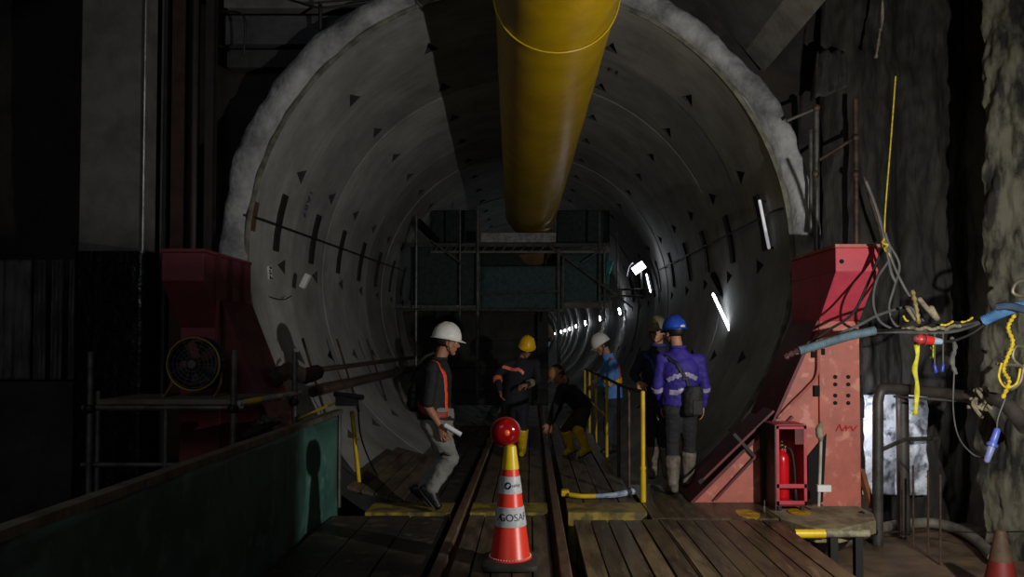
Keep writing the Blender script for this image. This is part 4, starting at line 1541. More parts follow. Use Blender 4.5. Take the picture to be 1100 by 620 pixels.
# red industrial plug
pg = thing('cable_plug', 'red industrial plug with pale grey collar on the cable bundle', 'plug', P(995, 365, 6.05))
a, b = P(984, 364, 6.05), P(1010, 367, 6.05)
d = (b - a)
MB().cap(a, a + d * .2, .03, .045, 14).build('gland', m_rdark, pg, SM)
MB().cap(a + d * .18, a + d * .62, .042, .036, 14).build('body', M('plug_red', (222, 56, 46), (200, 46, 40), rough=.35), pg, SM)
MB().tube([a + d * .32, a + d * .36], .05, 14).build('collar_ring', M('plug_red', (222, 56, 46)), pg, SM)
MB().cap(a + d * .7, a + d * .98, .034, .026, 14).build('collar', M('plug_grey', (170, 190, 204), (140, 158, 172), rough=.4), pg, SM)
MB().tube(smooth_path([b, P(1025, 366, 6.05), P(1045, 358, 6.03), P(1060, 347, 6.0)], 5), .011, 7).build('lead', m_cable, pg, SM)
for i, (x, y0, y1, lab) in enumerate(((1004, 358, 393, 'small blue plug hanging left of its pair below the bundle'), (1013, 358, 392, 'small blue plug hanging right of its pair below the bundle'))):
    t = thing('blue_plug', lab, 'plug', P(x, y1, 6.1), 'small blue plugs under the bundle')
    MB().tube([P(x, y0, 6.1), P(x, y1, 6.1)], .006, 6).build('lead', m_gcable, t, SM)
    MB().cap(P(x, y1, 6.1), P(x + (-1) ** i, y1 + 6, 6.1), .014, .018, 9).build('body', M('plug_blue', (60, 78, 190), (44, 60, 150), rough=.4), t, SM)
mb = MB()
mb.tube(smooth_path([P(1024, 366, 6.1), P(1025, 395, 6.1), P(1024, 440, 6.1), P(1030, 470, 6.1), P(1045, 488, 6.1), P(1058, 492, 6.0)], 7), .006, 6)
tag(mb.build('thin_lead', m_gcable, None, SM), 'thin grey lead drooping to the blue socket', 'cable')
mb = MB()
mb.tube(smooth_path([P(1022, 362, 6.1), P(1026, 374, 6.1), P(1022, 388, 6.1), P(1027, 402, 6.1)], 6), [.01 + .01 * abs(math.sin(k * .9)) for k in range(19)], 7)
tag(mb.build('grey_rag', M('grey_rag', (110, 108, 102), (76, 74, 70), rough=.9, scale=14), None, SM), 'torn grey rag hanging from the cable bundle', 'rag')
bs = thing('blue_socket', 'blue cable socket dangling below the dark pipe bend', 'socket', P(1065, 480, 5.95))
MB().tube(smooth_path([P(1080, 428, 5.95), P(1072, 450, 5.95), P(1071, 464, 5.95)], 5), .006, 6).build('lead', m_gcable, bs, SM)
a, b = P(1071, 463, 5.95), P(1060, 495, 5.95)
d = b - a
MB().cap(a, a + d * .45, .026, .03, 14).build('body', M('socket_blue', (96, 118, 206), (72, 90, 176), rough=.35), bs, SM)
MB().tube([a + d * .42, a + d * .52], .042, 14).build('flange', M('socket_blue', (96, 118, 206)), bs, SM)
MB().cap(a + d * .55, a + d * .98, .03, .024, 14).build('tail', M('socket_pale', (150, 160, 200), (120, 130, 176), rough=.4), bs, SM)
# yellow chain on rods at the pile
mb = MB()
rnd = random.Random(2)
q = [P(1090, 338, 5.9), P(1083, 352, 5.88), P(1088, 368, 5.88), P(1082, 384, 5.88), P(1078, 398, 5.88), P(1084, 410, 5.88), P(1077, 428, 5.9)]
q = smooth_path(q, 7)
mb.tube(q, [.010 + .008 * (k % 2) for k in range(len(q))], 7)
mb.tube(smooth_path([P(1076, 390, 5.87), P(1073, 405, 5.87), P(1080, 416, 5.87), P(1092, 412, 5.87), P(1096, 396, 5.87)], 5), .009, 6)
tag(mb.build('yellow_chain', m_rope, None, SM), 'twisted yellow rope hanging on steel hooks at the pale pile', 'rope')
for i, pts in enumerate(([(1070, 391), (1086, 392), (1096, 393)], [(1104, 374), (1092, 372), (1088, 384), (1098, 394), (1106, 388)], [(1104, 300), (1092, 304), (1088, 314), (1098, 318), (1106, 312)], [(1100, 392), (1096, 410), (1086, 418), (1078, 410)])):
    mb = MB().tube(smooth_path([P(a, b, 5.92) for a, b in pts], 6), .014, 8)
    tag(mb.build('steel_hook', M('hook_steel', (124, 116, 96), (84, 78, 64), rough=.5, metal=.4), None, SM), ['straight steel rod crossing the pale pile behind yellow rope', 'curled steel hook right of the yellow rope', 'uppermost curled steel hook on the pale pile', 'lowest curved steel hook behind the yellow rope'][i], 'hook', 'steel hooks on the pale pile')
# scaffold tubes upper right
ut = thing('tube_scaffold', 'dark scaffold tubes standing right of the tunnel collar', 'scaffold', P(900, 250, 7.9))
for a, b, r, n in (((877, 115), (876, 300), .03, 'standard'), ((871, 140), (871, 250), .02, 'standard'), ((845, 130), (878, 116), .018, 'brace'), ((880, 172), (918, 148), .018, 'brace'), ((919, 107), (919, 330), .026, 'standard'), ((928, 190), (950, 262), .02, 'brace')):
    pa, pb = P(a[0], a[1], 7.75), P(b[0], b[1], 7.75)
    if n == 'standard' and b[1] > 290:
        pb.z = -.44
    MB().tube([pa, pb], r, 9).build(n, m_steel if a[0] < 880 else m_rusty, ut, SM)
for a in ((877, 116), (919, 148), (919, 187), (876, 187)):
    MB().ball(P(a[0], a[1], 7.72), .04, 9, 6).build('coupler', m_rusty, ut, SM)
mb = MB()
rows = []
for i in range(14):
    z = i / 13
    rows.append([P(878 + 30 * k / 9 - (6 if k < 3 else 0) * z, 55 + (40 + 12 * (1 - k / 9)) * z, 8.0) + V((0, .04 * math.sin(k * 1.7 + z * 2), 0)) for k in range(10)])
tag(MB().sheet(rows).build('patch_sheet', M('grey_patch', (58, 55, 52), (42, 40, 38), rough=.8), None, 1, 0, .02), 'dull grey sheet hanging against the dark wall above the scaffold tubes', 'sheet')
mb = MB().tube(smooth_path([V((P(950, 0, 7.6).x, 7.6, 7.2)), P(948, 0, 7.6), P(945, 35, 7.6), P(941, 62, 7.6)], 5), [.01 + .008 * (k % 3 == 0) for k in range(16)], 7)
tag(mb.build('muddy_rope', m_rag, None, SM), 'short muddy rope dangling high on the right wall', 'rope')

# ------------------------------------------------------------------ cones
CY = 5.05


def cone_r(z):
    return .138 - (.138 - .034) * (z - .035) / (.80 - .035)


cx = P(548, 600, CY).x
cone = thing('traffic_cone', 'orange traffic cone with yellow tip and two reflective bands between the rails', 'traffic cone', (cx, CY, .012))
T = Matrix.Translation((cx, CY, .012))
m_orange = M('cone_orange', (236, 62, 40), (226, 54, 36), rough=.35, scale=3)
m_refl = M('reflective_band', (196, 196, 200), (176, 176, 182), rough=.3, scale=30)
m_tip = M('cone_yellow', (228, 196, 16), (214, 180, 10), rough=.35)
# rubber base: rounded square
mb = MB()
rs = []
for z, w in ((0, .185), (.012, .19), (.03, .188), (.042, .165), (.046, .14)):
    rs.append([T @ V((w * math.copysign(abs(math.cos(t)) ** .35, math.cos(t)), w * math.copysign(abs(math.sin(t)) ** .35, math.sin(t)), z)) for t in [2 * pi * (k + .5) / 40 for k in range(40)]])
mb.rings(rs)
mb.build('base', M('cone_rubber', (62, 58, 54), (44, 42, 40), rough=.7), cone, SM)
MB().lathe([(cone_r(.04) + .012, .042), (cone_r(.06) + .008, .05), (cone_r(.07), .065), (cone_r(.66), .66)], 40, T).build('body', m_orange, cone, SM)
mb = MB()
for k in range(44):
    t = 2 * pi * k / 44
    p = T @ V((math.cos(t) * (cone_r(.062) + .004), math.sin(t) * (cone_r(.062) + .004), .058))
    mb.ball(p, .0045, 6, 4)
mb.build('stitching', m_white, cone)
for z0, z1 in ((.264, .392), (.478, .592)):
    MB().lathe([(cone_r(z0) + .0005, z0), (cone_r(z0) + .004, z0 + .001), (cone_r(z1) + .004, z1 - .001), (cone_r(z1) + .0005, z1)], 40, T).build('reflective_band', m_refl, cone, SM)
MB().lathe([(cone_r(.64) + .001, .635), (cone_r(.64) + .004, .638), (cone_r(.79) + .004, .79), (.02, .80), (.012, .80)], 36, T).build('tip', m_tip, cone, SM)


def cone_text(body, size, zc, t0, mat, z_r):
    me = text_mesh(body, size)
    bm = bmesh.new()
    bm.from_mesh(me)
    bmesh.ops.triangulate(bm, faces=bm.faces[:])
    for v in bm.verts:
        z = zc + v.co.y
        r = cone_r(z) + .0056
        t = t0 + v.co.x / r
        v.co = T @ V((r * math.cos(t), r * math.sin(t), z))
    bm.to_mesh(me)
    bm.free()
    link_mesh('lettering', me, mat, cone)


m_ink = M('black_ink', (16, 16, 18), (14, 14, 16), rough=.5)
cone_text('GOSAF', .066, .327, -pi / 2 + .28, m_ink, .33)
mb = MB()


def cp(t, z, o=.0056):
    r = cone_r(z) + o
    return T @ V((r * math.cos(t), r * math.sin(t), z))


t0 = -pi / 2 - .72
mb.bm.faces.new([mb.bm.verts.new(cp(t0 + a, z)) for a, z in ((-.22, .305), (.28, .305), (.05, .352))])
mb.build('emblem', m_ink, cone)
cone_text('safety', .030, .535, -pi / 2 + .62, m_ink, .5)
mb = MB()
t0 = -pi / 2 - .18
mb.bm.faces.new([mb.bm.verts.new(cp(t0 + .30 * math.cos(a), .535 + .024 * math.sin(a))) for a in [2 * pi * k / 16 for k in range(16)]])
mb.build('emblem', m_ink, cone)
# warning lamp on the tip
lc = P(543, 464, CY)
wl = thing('warning_lamp', 'round red warning lamp standing on the tip of the traffic cone', 'lamp', (lc.x, CY, lc.z - .1))
m_rlens = M('red_lens', (150, 14, 18), (120, 8, 12), rough=.12, scale=6)
m_rhous = M('lamp_housing_red', (120, 16, 20), (96, 12, 16), rough=.3)
Rx = Matrix.Translation(lc) @ Matrix.Rotation(.2, 4, 'Z') @ Matrix.Rotation(pi / 2, 4, 'X')
MB().lathe([(.02, .062), (.05, .056), (.078, .042), (.092, .02), (.094, 0)], 30, Rx).build('lens', m_rlens, wl, SM)
MB().lathe([(.094, .012), (.102, .01), (.102, -.014), (.094, -.02), (.07, -.045), (.03, -.055)], 30, Rx).build('housing', m_rhous, wl, SM)
mb = MB()
for rr in (.04, .06, .08):
    mb.tube([Rx @ V((rr * math.cos(t), rr * math.sin(t), .062 * math.sqrt(max(0.01, 1 - (rr / .1) ** 2)) + .001)) for t in [2 * pi * k / 30 for k in range(30)]], .0015, 5, True)
mb.build('lens_ring', m_rlens, wl, SM)
MB().lathe([(.001, .07), (.014, .068), (.02, .062), (.02, .05)], 18, Rx).build('reflector', M('amber_reflector', (250, 110, 50), (236, 96, 44), rough=.3), wl, SM)
MB().lathe([(.03, 0), (.03, .03), (.022, .05), (.022, .075)], 14, Matrix.Translation((lc.x, CY, .812))).build('socket', m_rhous, wl, SM)

c2 = P(1075, 600, 5.6)
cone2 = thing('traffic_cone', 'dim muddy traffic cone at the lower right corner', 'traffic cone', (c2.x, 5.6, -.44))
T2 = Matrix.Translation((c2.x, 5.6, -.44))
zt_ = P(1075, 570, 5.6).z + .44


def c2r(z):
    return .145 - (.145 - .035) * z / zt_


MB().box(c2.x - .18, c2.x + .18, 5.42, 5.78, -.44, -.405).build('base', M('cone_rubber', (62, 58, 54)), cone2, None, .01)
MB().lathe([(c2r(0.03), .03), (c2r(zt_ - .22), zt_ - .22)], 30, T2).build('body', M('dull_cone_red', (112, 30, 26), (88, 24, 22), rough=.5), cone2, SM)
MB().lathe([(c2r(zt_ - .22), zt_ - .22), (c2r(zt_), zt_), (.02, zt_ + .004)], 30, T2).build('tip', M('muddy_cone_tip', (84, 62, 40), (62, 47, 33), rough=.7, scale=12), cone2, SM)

# ------------------------------------------------------------------ people
m_skin = M('skin_tan', (172, 118, 88), (150, 98, 72), rough=.55, scale=14)
m_skin2 = M('skin_light', (196, 142, 108), (172, 118, 90), rough=.55, scale=14)
m_hair = M('black_hair', (18, 15, 14), rough=.6)
m_eye = M('eye_white', (200, 196, 188), (190, 186, 178), rough=.2)
m_iris = M('eye_dark', (20, 14, 12), rough=.2)


def fuse(mb, voxel, smooth=3, wr=0.0, seed=0, wscale=9):
    me = mb.mesh('tmp')
    o = bpy.data.objects.new('tmp', me)
    col.objects.link(o)
    r = o.modifiers.new('r', 'REMESH')
    r.mode = 'VOXEL'
    r.voxel_size = voxel
    s = o.modifiers.new('s', 'SMOOTH')
    s.factor = .5
    s.iterations = smooth
    dg = bpy.context.evaluated_depsgraph_get()
    m2 = bpy.data.meshes.new_from_object(o.evaluated_get(dg))
    bpy.data.objects.remove(o)
    bpy.data.meshes.remove(me)
    if wr:
        ns = [v.normal.copy() for v in m2.vertices]
        for v, n in zip(m2.vertices, ns):
            p = v.co
            a = abs(nz((p.x, p.y, p.z * 1.8), wscale, seed)) * 1.6 - .5 + nz((p.x * 1.4, p.y, p.z * 2.4), wscale * 2.4, seed + 4) * .5
            v.co = p + n * a * wr
    return m2


def loc(fwd, up=V((0, 0, 1))):
    f = V(fwd).normalized()
    r = f.cross(up).normalized()
    u = r.cross(f).normalized()
    return r, f, u


def add_head(mb, c, fwd, up, k=1.0):
    r, f, u = loc(fwd, up)
    E = lambda o, a, b, d: mb.ell(c + (r * o[0] + f * o[1] + u * o[2]) * k, (r * a * k, f * b * k, u * d * k), 18, 12)
    Q = lambda o: c + (r * o[0] + f * o[1] + u * o[2]) * k
    E((0, -.012, .028), .076, .098, .096)
    E((0, .022, -.03), .062, .070, .072)
    E((0, .034, -.068), .048, .052, .044)
    mb.ball(Q((0, .072, -.096)), .021 * k)
    mb.cap(Q((0, .090, .012)), Q((0, .112, -.026)), .009 * k, .014 * k)
    for s in (-1, 1):
        mb.ball(Q((s * .012, .100, -.03)), .010 * k)
        mb.cap(Q((s * .012, .086, .028)), Q((s * .048, .070, .024)), .011 * k, .009 * k)
        E((s * .040, .062, -.022), .024, .024, .022)
        E((s * .078, -.004, -.008), .010, .020, .033)
        mb.ball(Q((s * .080, .004, -.034)), .010 * k)
    for z, w in ((-.054, .022), (-.066, .019)):
        mb.cap(Q((-w, .080, z)), Q((0, .092, z)), .006 * k, .008 * k)
        mb.cap(Q((0, .092, z)), Q((w, .080, z)), .008 * k, .006 * k)


def add_hand(mb, w, d, pn, thumb, curl=.5, k=1.0):
    """w wrist, d pointing direction, pn palm normal (fingers curl to it), thumb: side vector of the thumb"""
    d = V(d).normalized()
    pn = (V(pn) - d * V(pn).dot(d)).normalized()
    t = V(thumb)
    t = (t - d * t.dot(d) - pn * t.dot(pn)).normalized()
    mb.loft([(w + d * (-.012) * k, t * .026 * k, pn * .02 * k), (w + d * .02 * k, t * .034 * k, pn * .017 * k), (w + d * .06 * k, t * .042 * k, pn * .016 * k), (w + d * .088 * k, t * .042 * k, pn * .013 * k)], 16)
    for i, (off, L, fan) in enumerate(((.034, .072, .10), (.0115, .080, .03), (-.0115, .074, -.04), (-.034, .058, -.12))):
        p = w + d * .082 * k + t * off * k
        dr = (d + t * fan).normalized()
        ang = curl * (.55 + .1 * i)
        for seg, rr in ((.46, .0092), (.31, .0086), (.25, .0078)):
            nd = dr * math.cos(ang) + pn * math.sin(ang)
            q = p + nd * L * seg * k
            mb.cap(p, q, rr * k, rr * .92 * k, 8)
            p = q
            ang += curl * .75
    p = w + d * .022 * k + t * .028 * k
    q = p + (t * .8 + d * .75 + pn * .25).normalized() * .042 * k
    mb.cap(p, q, .014 * k, .011 * k, 8)
    q2 = q + (d + t * .25 + pn * (.3 + curl * .4)).normalized() * .034 * k
    mb.cap(q, q2, .011 * k, .009 * k, 8)


def torso_secs(J, e, low=True):
    r1 = (J['shR'] - J['shL'])
    sw = r1.length / 2
    r1 = r1.normalized()
    r0 = (J['hipR'] - J['hipL']).normalized()
    rm = (r0 + r1).normalized()
    up = (J['neck'] - J['pelvis']).normalized()
    F = lambda r: up.cross(r).normalized()
    k = J.get('bulk', 1.0)
    pel, neck = J['pelvis'], J['neck']
    sh = (J['shL'] + J['shR']) / 2
    chest = J.get('chest', pel.lerp(sh, .68))
    waist = J.get('waist', pel.lerp(sh, .32))
    S = []
    if low:
        S.append((pel - up * .10, r0 * (.13 * k + e), F(r0) * (.10 * k + e)))
    S += [(pel, r0 * (.160 * k + e), F(r0) * (.118 * k + e)), (waist, rm * (.148 * k + e), F(rm) * (.108 * k + e)), (chest, r1 * (.168 * k + e), F(r1) * (.122 * k + e)),
          (chest.lerp(sh, .7), r1 * min(.165 * k + e, sw * .95 + e), F(r1) * (.105 * k + e)), (sh + up * .015, r1 * (.115 * k + e), F(r1) * (.078 * k + e)), (neck + up * .0, r1 * (.066 + e * .6), F(r1) * (.066 + e * .6))]
    return S


def add_torso(mb, J, e=0.0, low=True):
    mb.loft(torso_secs(J, e, low), 24)
    sh = (J['shL'] + J['shR']) / 2
    for s in ('shL', 'shR'):
        mb.cap(J[s], J[s].lerp(sh, .7), .056 + e, .062 + e)


def foot_secs(an, toe, e, sole=0):
    """boot or foot from ankle to toe"""
    d = toe - an
    d.z = 0
    f = d.normalized()
    r = f.cross(V((0, 0, 1)))
    return f, r


def person(label, J, fwd, up=(0, 0, 1), vox=.0065, skin=None, jacket=None, trousers=None, boots=None, hat=None, group=None, sleeve=1.0, boot_h=.24, hat_style='helmet', wr=.007, eyes=True, glove=None, jacket_low=-.02, tuck=False, fat=1.0, cat='person'):
    skin = skin or m_skin
    base = J['base']
    t = thing('person', label, cat, base, group)
    k = J.get('k', 1.0)
    up = V(up)
    r, f, u = loc(fwd, up)
    c = J['head']
    # ---- body
    mb = MB()
    add_head(mb, c, fwd, up, k)
    mb.cap(J['neck'] - (J['neck'] - J['pelvis']).normalized() * .04, c - u * .05 * k - f * .018 * k, .062 * k, .056 * k)
    add_torso(mb, J, -.004)
    for S in ('L', 'R'):
        sh, el, wr_ = J['sh' + S], J['el' + S], J['wr' + S]
        mb.cap(sh, el, .050 * k, .039 * k)
        mb.cap(el, el.lerp(wr_, .4), .039 * k, .040 * k)
        mb.cap(el.lerp(wr_, .3), wr_, .041 * k, .026 * k)
        hd = J['hand' + S]
        add_hand(mb, wr_, *hd, k)
        hip, kn, an, toe = J['hip' + S], J['kn' + S], J['an' + S], J['toe' + S]
        mb.cap(J['pelvis'].lerp(hip, .5), hip, .10 * k, .098 * k)
        mb.cap(hip, kn, .092 * k, .058 * k)
        mb.cap(kn, kn.lerp(an, .4), .056 * k, .055 * k)
        mb.cap(kn.lerp(an, .3), an, .057 * k, .036 * k)
        mb.cap(an, toe + V((0, 0, .005)), .036 * k, .026 * k)
    me = fuse(mb, vox, 3)
    body = link_mesh('body', me, skin, t, 3.2)
    # ---- eyes
    if eyes:
        for s in (-1, 1):
            p = c + (r * s * .031 + f * .078 + u * .004) * k
            e = MB().ball(p, .0125 * k, 12, 8).build('eye', m_eye, t, SM)
            MB().ball(p + f * .0075 * k, .0066 * k, 8, 6).build('iris', m_iris, e, SM)
    # ---- hair
    mb = MB()
    rows = []
    for i in range(10):
        ph = .1 + 2.2 * i / 9
        row = []
        for q in range(21):
            th = -pi * .08 + (pi * 1.16) * q / 20      # round the back from ear to ear
            # th measured so that pi/2 is the nape
            x = math.cos(th) * .084 * math.sin(ph)
            y = -math.sin(th) * .108 * math.sin(ph)
            z = .105 * math.cos(ph) * 1.0 + .028
            a = 1 + .03 * nz((x, y, z), 60, 3)
            row.append(c + (r * x * a + f * (y * a - .012) + u * z) * k)
        rows.append(row)
    mb.sheet(rows)
    mb.build('hair', m_hair, t, 1.2, 0, .012)
    # ---- trousers
    if trousers:
        mb = MB()
        S = torso_secs(J, .012)
        pel = J['pelvis']
        upv = (J['neck'] - pel).normalized()
        mb.loft([S[0], S[1], (pel + upv * .09, S[1][1] * .97, S[1][2] * .97)], 24)
        for s in ('L', 'R'):
            hip, kn, an = J['hip' + s], J['kn' + s], J['an' + s]
            mb.cap(pel.lerp(hip, .5), hip, .112 * k, .112 * k)
            mb.cap(hip, kn, .106 * k * fat, .073 * k * fat)
            mb.cap(kn, kn.lerp(an, .35), .073 * k * fat, .070 * k * fat)
            if tuck:
                mb.cap(kn.lerp(an, .3), an + (kn - an).normalized() * (boot_h - .05), .066 * k, .054 * k)
            else:
                mb.cap(kn.lerp(an, .3), an + (kn - an).normalized() * .03, .072 * k * fat, .056 * k * fat)
        link_mesh('trousers', fuse(mb, .010, 2, wr, 5), trousers, t, 3.2)
    # ---- boots
    if boots:
        for s in ('L', 'R'):
            kn, an, toe = J['kn' + s], J['an' + s], J['toe' + s]
            sd = (kn - an).normalized()
            d = (toe - an)
            d = d - sd * d.dot(sd) if abs(d.normalized().dot(sd)) > .75 else d
            ff = (toe - an).normalized()
            heel = an - ff * .055 * k - sd * .045
            mb = MB()
            mb.cap(an - sd * .02, an + sd * (boot_h - .06), .053 * k, (.086 if tuck else .064) * k)
            mb.cap(heel, an, .044 * k, .052 * k)
            mb.cap(an, toe, .052 * k, .040 * k)
            mb.cap(heel, toe, .042 * k, .042 * k)
            b = link_mesh('boot', fuse(mb, .008, 3, wr * .5, 2), boots, t, 3.2)
            mb = MB()
            dn = V((0, 0, -1)) if abs(ff.z) < .45 else -(sd - ff * sd.dot(ff)).normalized()
            hb, tb_ = heel + dn * .034 * k, toe + dn * .030 * k
            rr_ = ff.cross(dn).normalized()
            mb.loft([(hb - ff * .035, rr_ * .022, dn * .014), (hb, rr_ * .040, dn * .016), (hb.lerp(tb_, .55), rr_ * .042, dn * .014), (tb_ + ff * .01, rr_ * .040, dn * .012), (tb_ + ff * .035, rr_ * .02, dn * .009)], 14)
            mb.build('sole', m_black, b, SM)
    # ---- jacket or shirt
    jk = None
    if jacket:
        mb = MB()
        pel = J['pelvis']
        S = torso_secs(J, .020)
        upv = (J['neck'] - pel).normalized()
        lowc = pel + upv * jacket_low
        mb.loft([(lowc, S[1][1] * 1.02, S[1][2] * 1.02)] + S[2:], 24)
        sh = (J['shL'] + J['shR']) / 2
        for s in ('L', 'R'):
            mb.cap(J['sh' + s], J['sh' + s].lerp(sh, .7), .072, .076)
            el = J['el' + s]
            if sleeve < .6:
                mb.cap(J['sh' + s], J['sh' + s].lerp(el, sleeve * 2 - .1), .068 * k, .060 * k)
            else:
                mb.cap(J['sh' + s], el, .067 * k, .054 * k)
                mb.cap(el, el.lerp(J['wr' + s], .94), .054 * k, .040 * k)
        jm = fuse(mb, .010, 2, wr, 9)
        jk = link_mesh('shirt' if sleeve < .6 else 'jacket', jm, jacket, t, 3.2)
        # collar
        q = []
        nk = J['neck'] + upv * .012
        a1 = upv.cross(V((0, 1, 0))).normalized()
        a2 = upv.cross(a1)
        MB().tube([nk + (a1 * math.cos(x) + a2 * math.sin(x)) * .070 * k for x in [2 * pi * i / 24 for i in range(24)]], .016, 8, True).build('collar', J.get('collar', jacket), t, SM)
    # ---- hat
    if hat:
        add_hat(t, c, r, f, u, k, hat, hat_style)
    return t, jk, (r, f, u)


def add_hat(t, c, r, f, u, k, hat, style):
    o = c + u * .030 * k - f * .006 * k
    rows = []
    n = 56
    prof = [(0.02, 1.0), (.25, .97), (.48, .88), (.68, .74), (.84, .55), (.94, .34), (.985, .16), (1.0, 0.0)]
    brim = .013 if style != 'cap' else .004
    H = .142 if style != 'cap' else .105
    A_, B_ = (.110, .134) if style != 'cap' else (.09, .116)

    def rim(th):
        c_ = max(0, math.cos(th))
        return brim + (.034 if style != 'cap' else .06) * c_ ** 3
    for i in range(n):
        th = 2 * pi * i / n
        ct, st = math.cos(th), math.sin(th)      # th=0 is forward
        row = []
        ridge = .007 * math.exp(-(st / .13) ** 2) if style == 'helmet' else .002
        rid2 = .005 * math.exp(-((abs(st) - .42) / .10) ** 2) if style == 'helmet' else 0
        for rr, zz in prof:
            row.append(o + (r * st * rr * A_ + f * ct * rr * B_ + u * (zz * H + (ridge + rid2) * min(1, zz * 2) * (1 if rr > .1 else .6))) * k)
        w = rim(th)
        row.append(o + (r * st * (A_ + w * .7) + f * ct * (B_ + w) + u * (-.006 - .012 * max(0, ct))) * k)
        row.append(o + (r * st * (A_ + w * .7) + f * ct * (B_ + w) + u * (-.010 - .012 * max(0, ct))) * k)
        for rr, zz in reversed(prof[2:]):
            row.append(o + (r * st * rr * (A_ - .005) + f * ct * rr * (B_ - .005) + u * (zz * H - .008)) * k)
        rows.append(row)
    mb = MB()
    bm = mb.bm
    vr = [[bm.verts.new(p) for p in row] for row in rows]
    m = len(rows[0])
    for i in range(n):
        A, B = vr[i], vr[(i + 1) % n]
        for j in range(m - 1):
            bm.faces.new((A[j], A[j + 1], B[j + 1], B[j]))
    bm.faces.new([vr[i][0] for i in range(n)])
    h = mb.build('hard_hat' if style != 'cap' else 'cap', hat, t, .9)
    if style != 'cap':
        q = [o + (r * .085 + u * -.01) * k, c + (r * .078 + f * .02 - u * .06) * k, c + (f * .055 - u * .118) * k, c + (-r * .078 + f * .02 - u * .06) * k, o + (-r * .085 - u * .01) * k]
        MB().tube(smooth_path(q, 6), .0045, 6).build('chin_strap', m_black, t, SM)
    return h


def bvh_of(o):
    me = o.data
    off = world_loc(o)
    return BVHTree.FromPolygons([v.co + off for v in me.vertices], [tuple(p.vertices) for p in me.polygons])


def strap(jk, pts, w, mat, name, parent, off=.004, n=10, closed=False, label=None):
    b = bvh_of(jk)
    q = smooth_path(pts, n)
    rows = []
    for i, p in enumerate(q):
        a, d = q[max(0, i - 1)], q[min(len(q) - 1, i + 1)]
        tg = (d - a).normalized()
        l, nn, _, _ = b.find_nearest(p)
        s = tg.cross(nn).normalized()
        row = []
        for e in (-1, -.5, 0, .5, 1):
            l2, n2, _, _ = b.find_nearest(l + s * e * w / 2 + nn * .01)
            row.append(l2 + n2 * off)
        rows.append(row)
    o = MB().sheet(rows).build(name, mat, parent, 1.2, 0, .004)
    if label:
        o['label'] = label
    return o


def ring_pts(c, r, f, a, b, t0=0, t1=2 * pi, n=18):
    return [c + r * math.cos(t0 + (t1 - t0) * i / n) * a + f * math.sin(t0 + (t1 - t0) * i / n) * b for i in range(n + 1)]


def mkJ(Y, **kw):
    J = {}
    for key, v in kw.items():
        if isinstance(v, tuple) and len(v) in (2, 3) and not key.startswith('hand'):
            J[key] = P(v[0], v[1], Y + (v[2] if len(v) == 3 else 0))
        else:
            J[key] = v
    return J


# ---- 1: walking man, white helmet, at the left
Y = 6.67
J = mkJ(Y, head=(480, 367, 0), neck=(471, 387, 0), shR=(464, 397, -.18), shL=(473, 395, .18), pelvis=(469, 449, 0), hipR=(467, 457, -.09), hipL=(472, 457, .09),
        chest=(465, 411, 0), waist=(466, 433, 0),
        elR=(459, 436, -.235), wrR=(473, 458, -.24), elL=(468, 432, .24), wrL=(477, 452, .22),
        knR=(483, 492, -.09), anR=(462, 527, -.09), toeR=(470, 543, -.11), knL=(477, 495, .10), anL=(453, 526, .10), toeL=(463, 541, .12), bulk=1.2,
        handR=((.35, -.05, -.9), (.2, .9, 0), (.9, 0, .2), .45), handL=((.3, 0, -.9), (0, -.9, 0), (.9, -.1, .2), .4))
J['base'] = V((J['toeR'].x, Y, 0))
for a in ('R', 'L'):
    J['toe' + a].z = max(J['toe' + a].z, .05)
p1, jk, (r, f, u) = person('man walking in white hard hat, black shirt and grey jeans left of the rails', J, (.94, .24, -.14), (.08, 0, 1), skin=m_skin,
                           jacket=M('black_shirt', (22, 22, 24), (16, 16, 18), rough=.8), trousers=M('grey_jeans', (136, 134, 128), (104, 102, 98), rough=.85, scale=6),
                           boots=M('black_boot', (26, 25, 27), (18, 17, 18), rough=.5), hat=M('white_helmet', (222, 222, 214), (208, 208, 200), rough=.35), sleeve=.5, vox=.0055, fat=1.16)
m_ostrap = M('orange_strap', (236, 84, 48), (220, 72, 40), rough=.5)
strap(jk, [P(462, 379, Y - .10), P(470, 384, Y - .16), P(480, 400, Y - .16), P(484, 420, Y - .15), P(485, 444, Y - .14)], .042, m_ostrap, 'vest_strap', p1, label='orange vest edging')
strap(jk, [P(448, 425, Y - .05), P(455, 440, Y - .16), P(468, 446, Y - .2), P(484, 445, Y - .14)], .05, M('red_waist_band', (150, 52, 36), (120, 40, 30), rough=.6), 'waist_band', p1)
MB().tube(smooth_path([P(473, 489, Y - .155), P(478, 487, Y - .165), P(484, 490, Y - .158)], 4), [.012, .016, .02, .018, .022, .018, .02, .014, .01], 8).build('knee_patch', m_black, p1, SM)
mb = MB()
a, b = P(478, 457, Y - .29), P(495, 467, Y - .31)
mb.tube([a, b], .021, 16)
mb.tube([b, b + (b - a).normalized() * .002], .014, 12)
tag(mb.build('paper_roll', M('paper_white', (226, 226, 230), (206, 206, 212), rough=.6), None, SM), 'white rolled paper in the hand of the walking man', 'paper')
bag = thing('shoulder_bag', 'black shoulder bag hanging behind the back of the walking man', 'bag', P(446, 440, Y + .02))
mb = MB()
mb.loft([(P(447, 442, Y + .02), V((.05, 0, 0)), V((0, .11, 0))), (P(446, 436, Y + .02), V((.075, 0, 0)), V((0, .15, 0))), (P(447, 418, Y + .02), V((.078, 0, 0)), V((0, .15, 0))), (P(449, 408, Y + .02), V((.05, 0, 0)), V((0, .12, 0)))], 18)
link_mesh('pouch', fuse(mb, .01, 2, .006), m_cable, bag, 3.2)
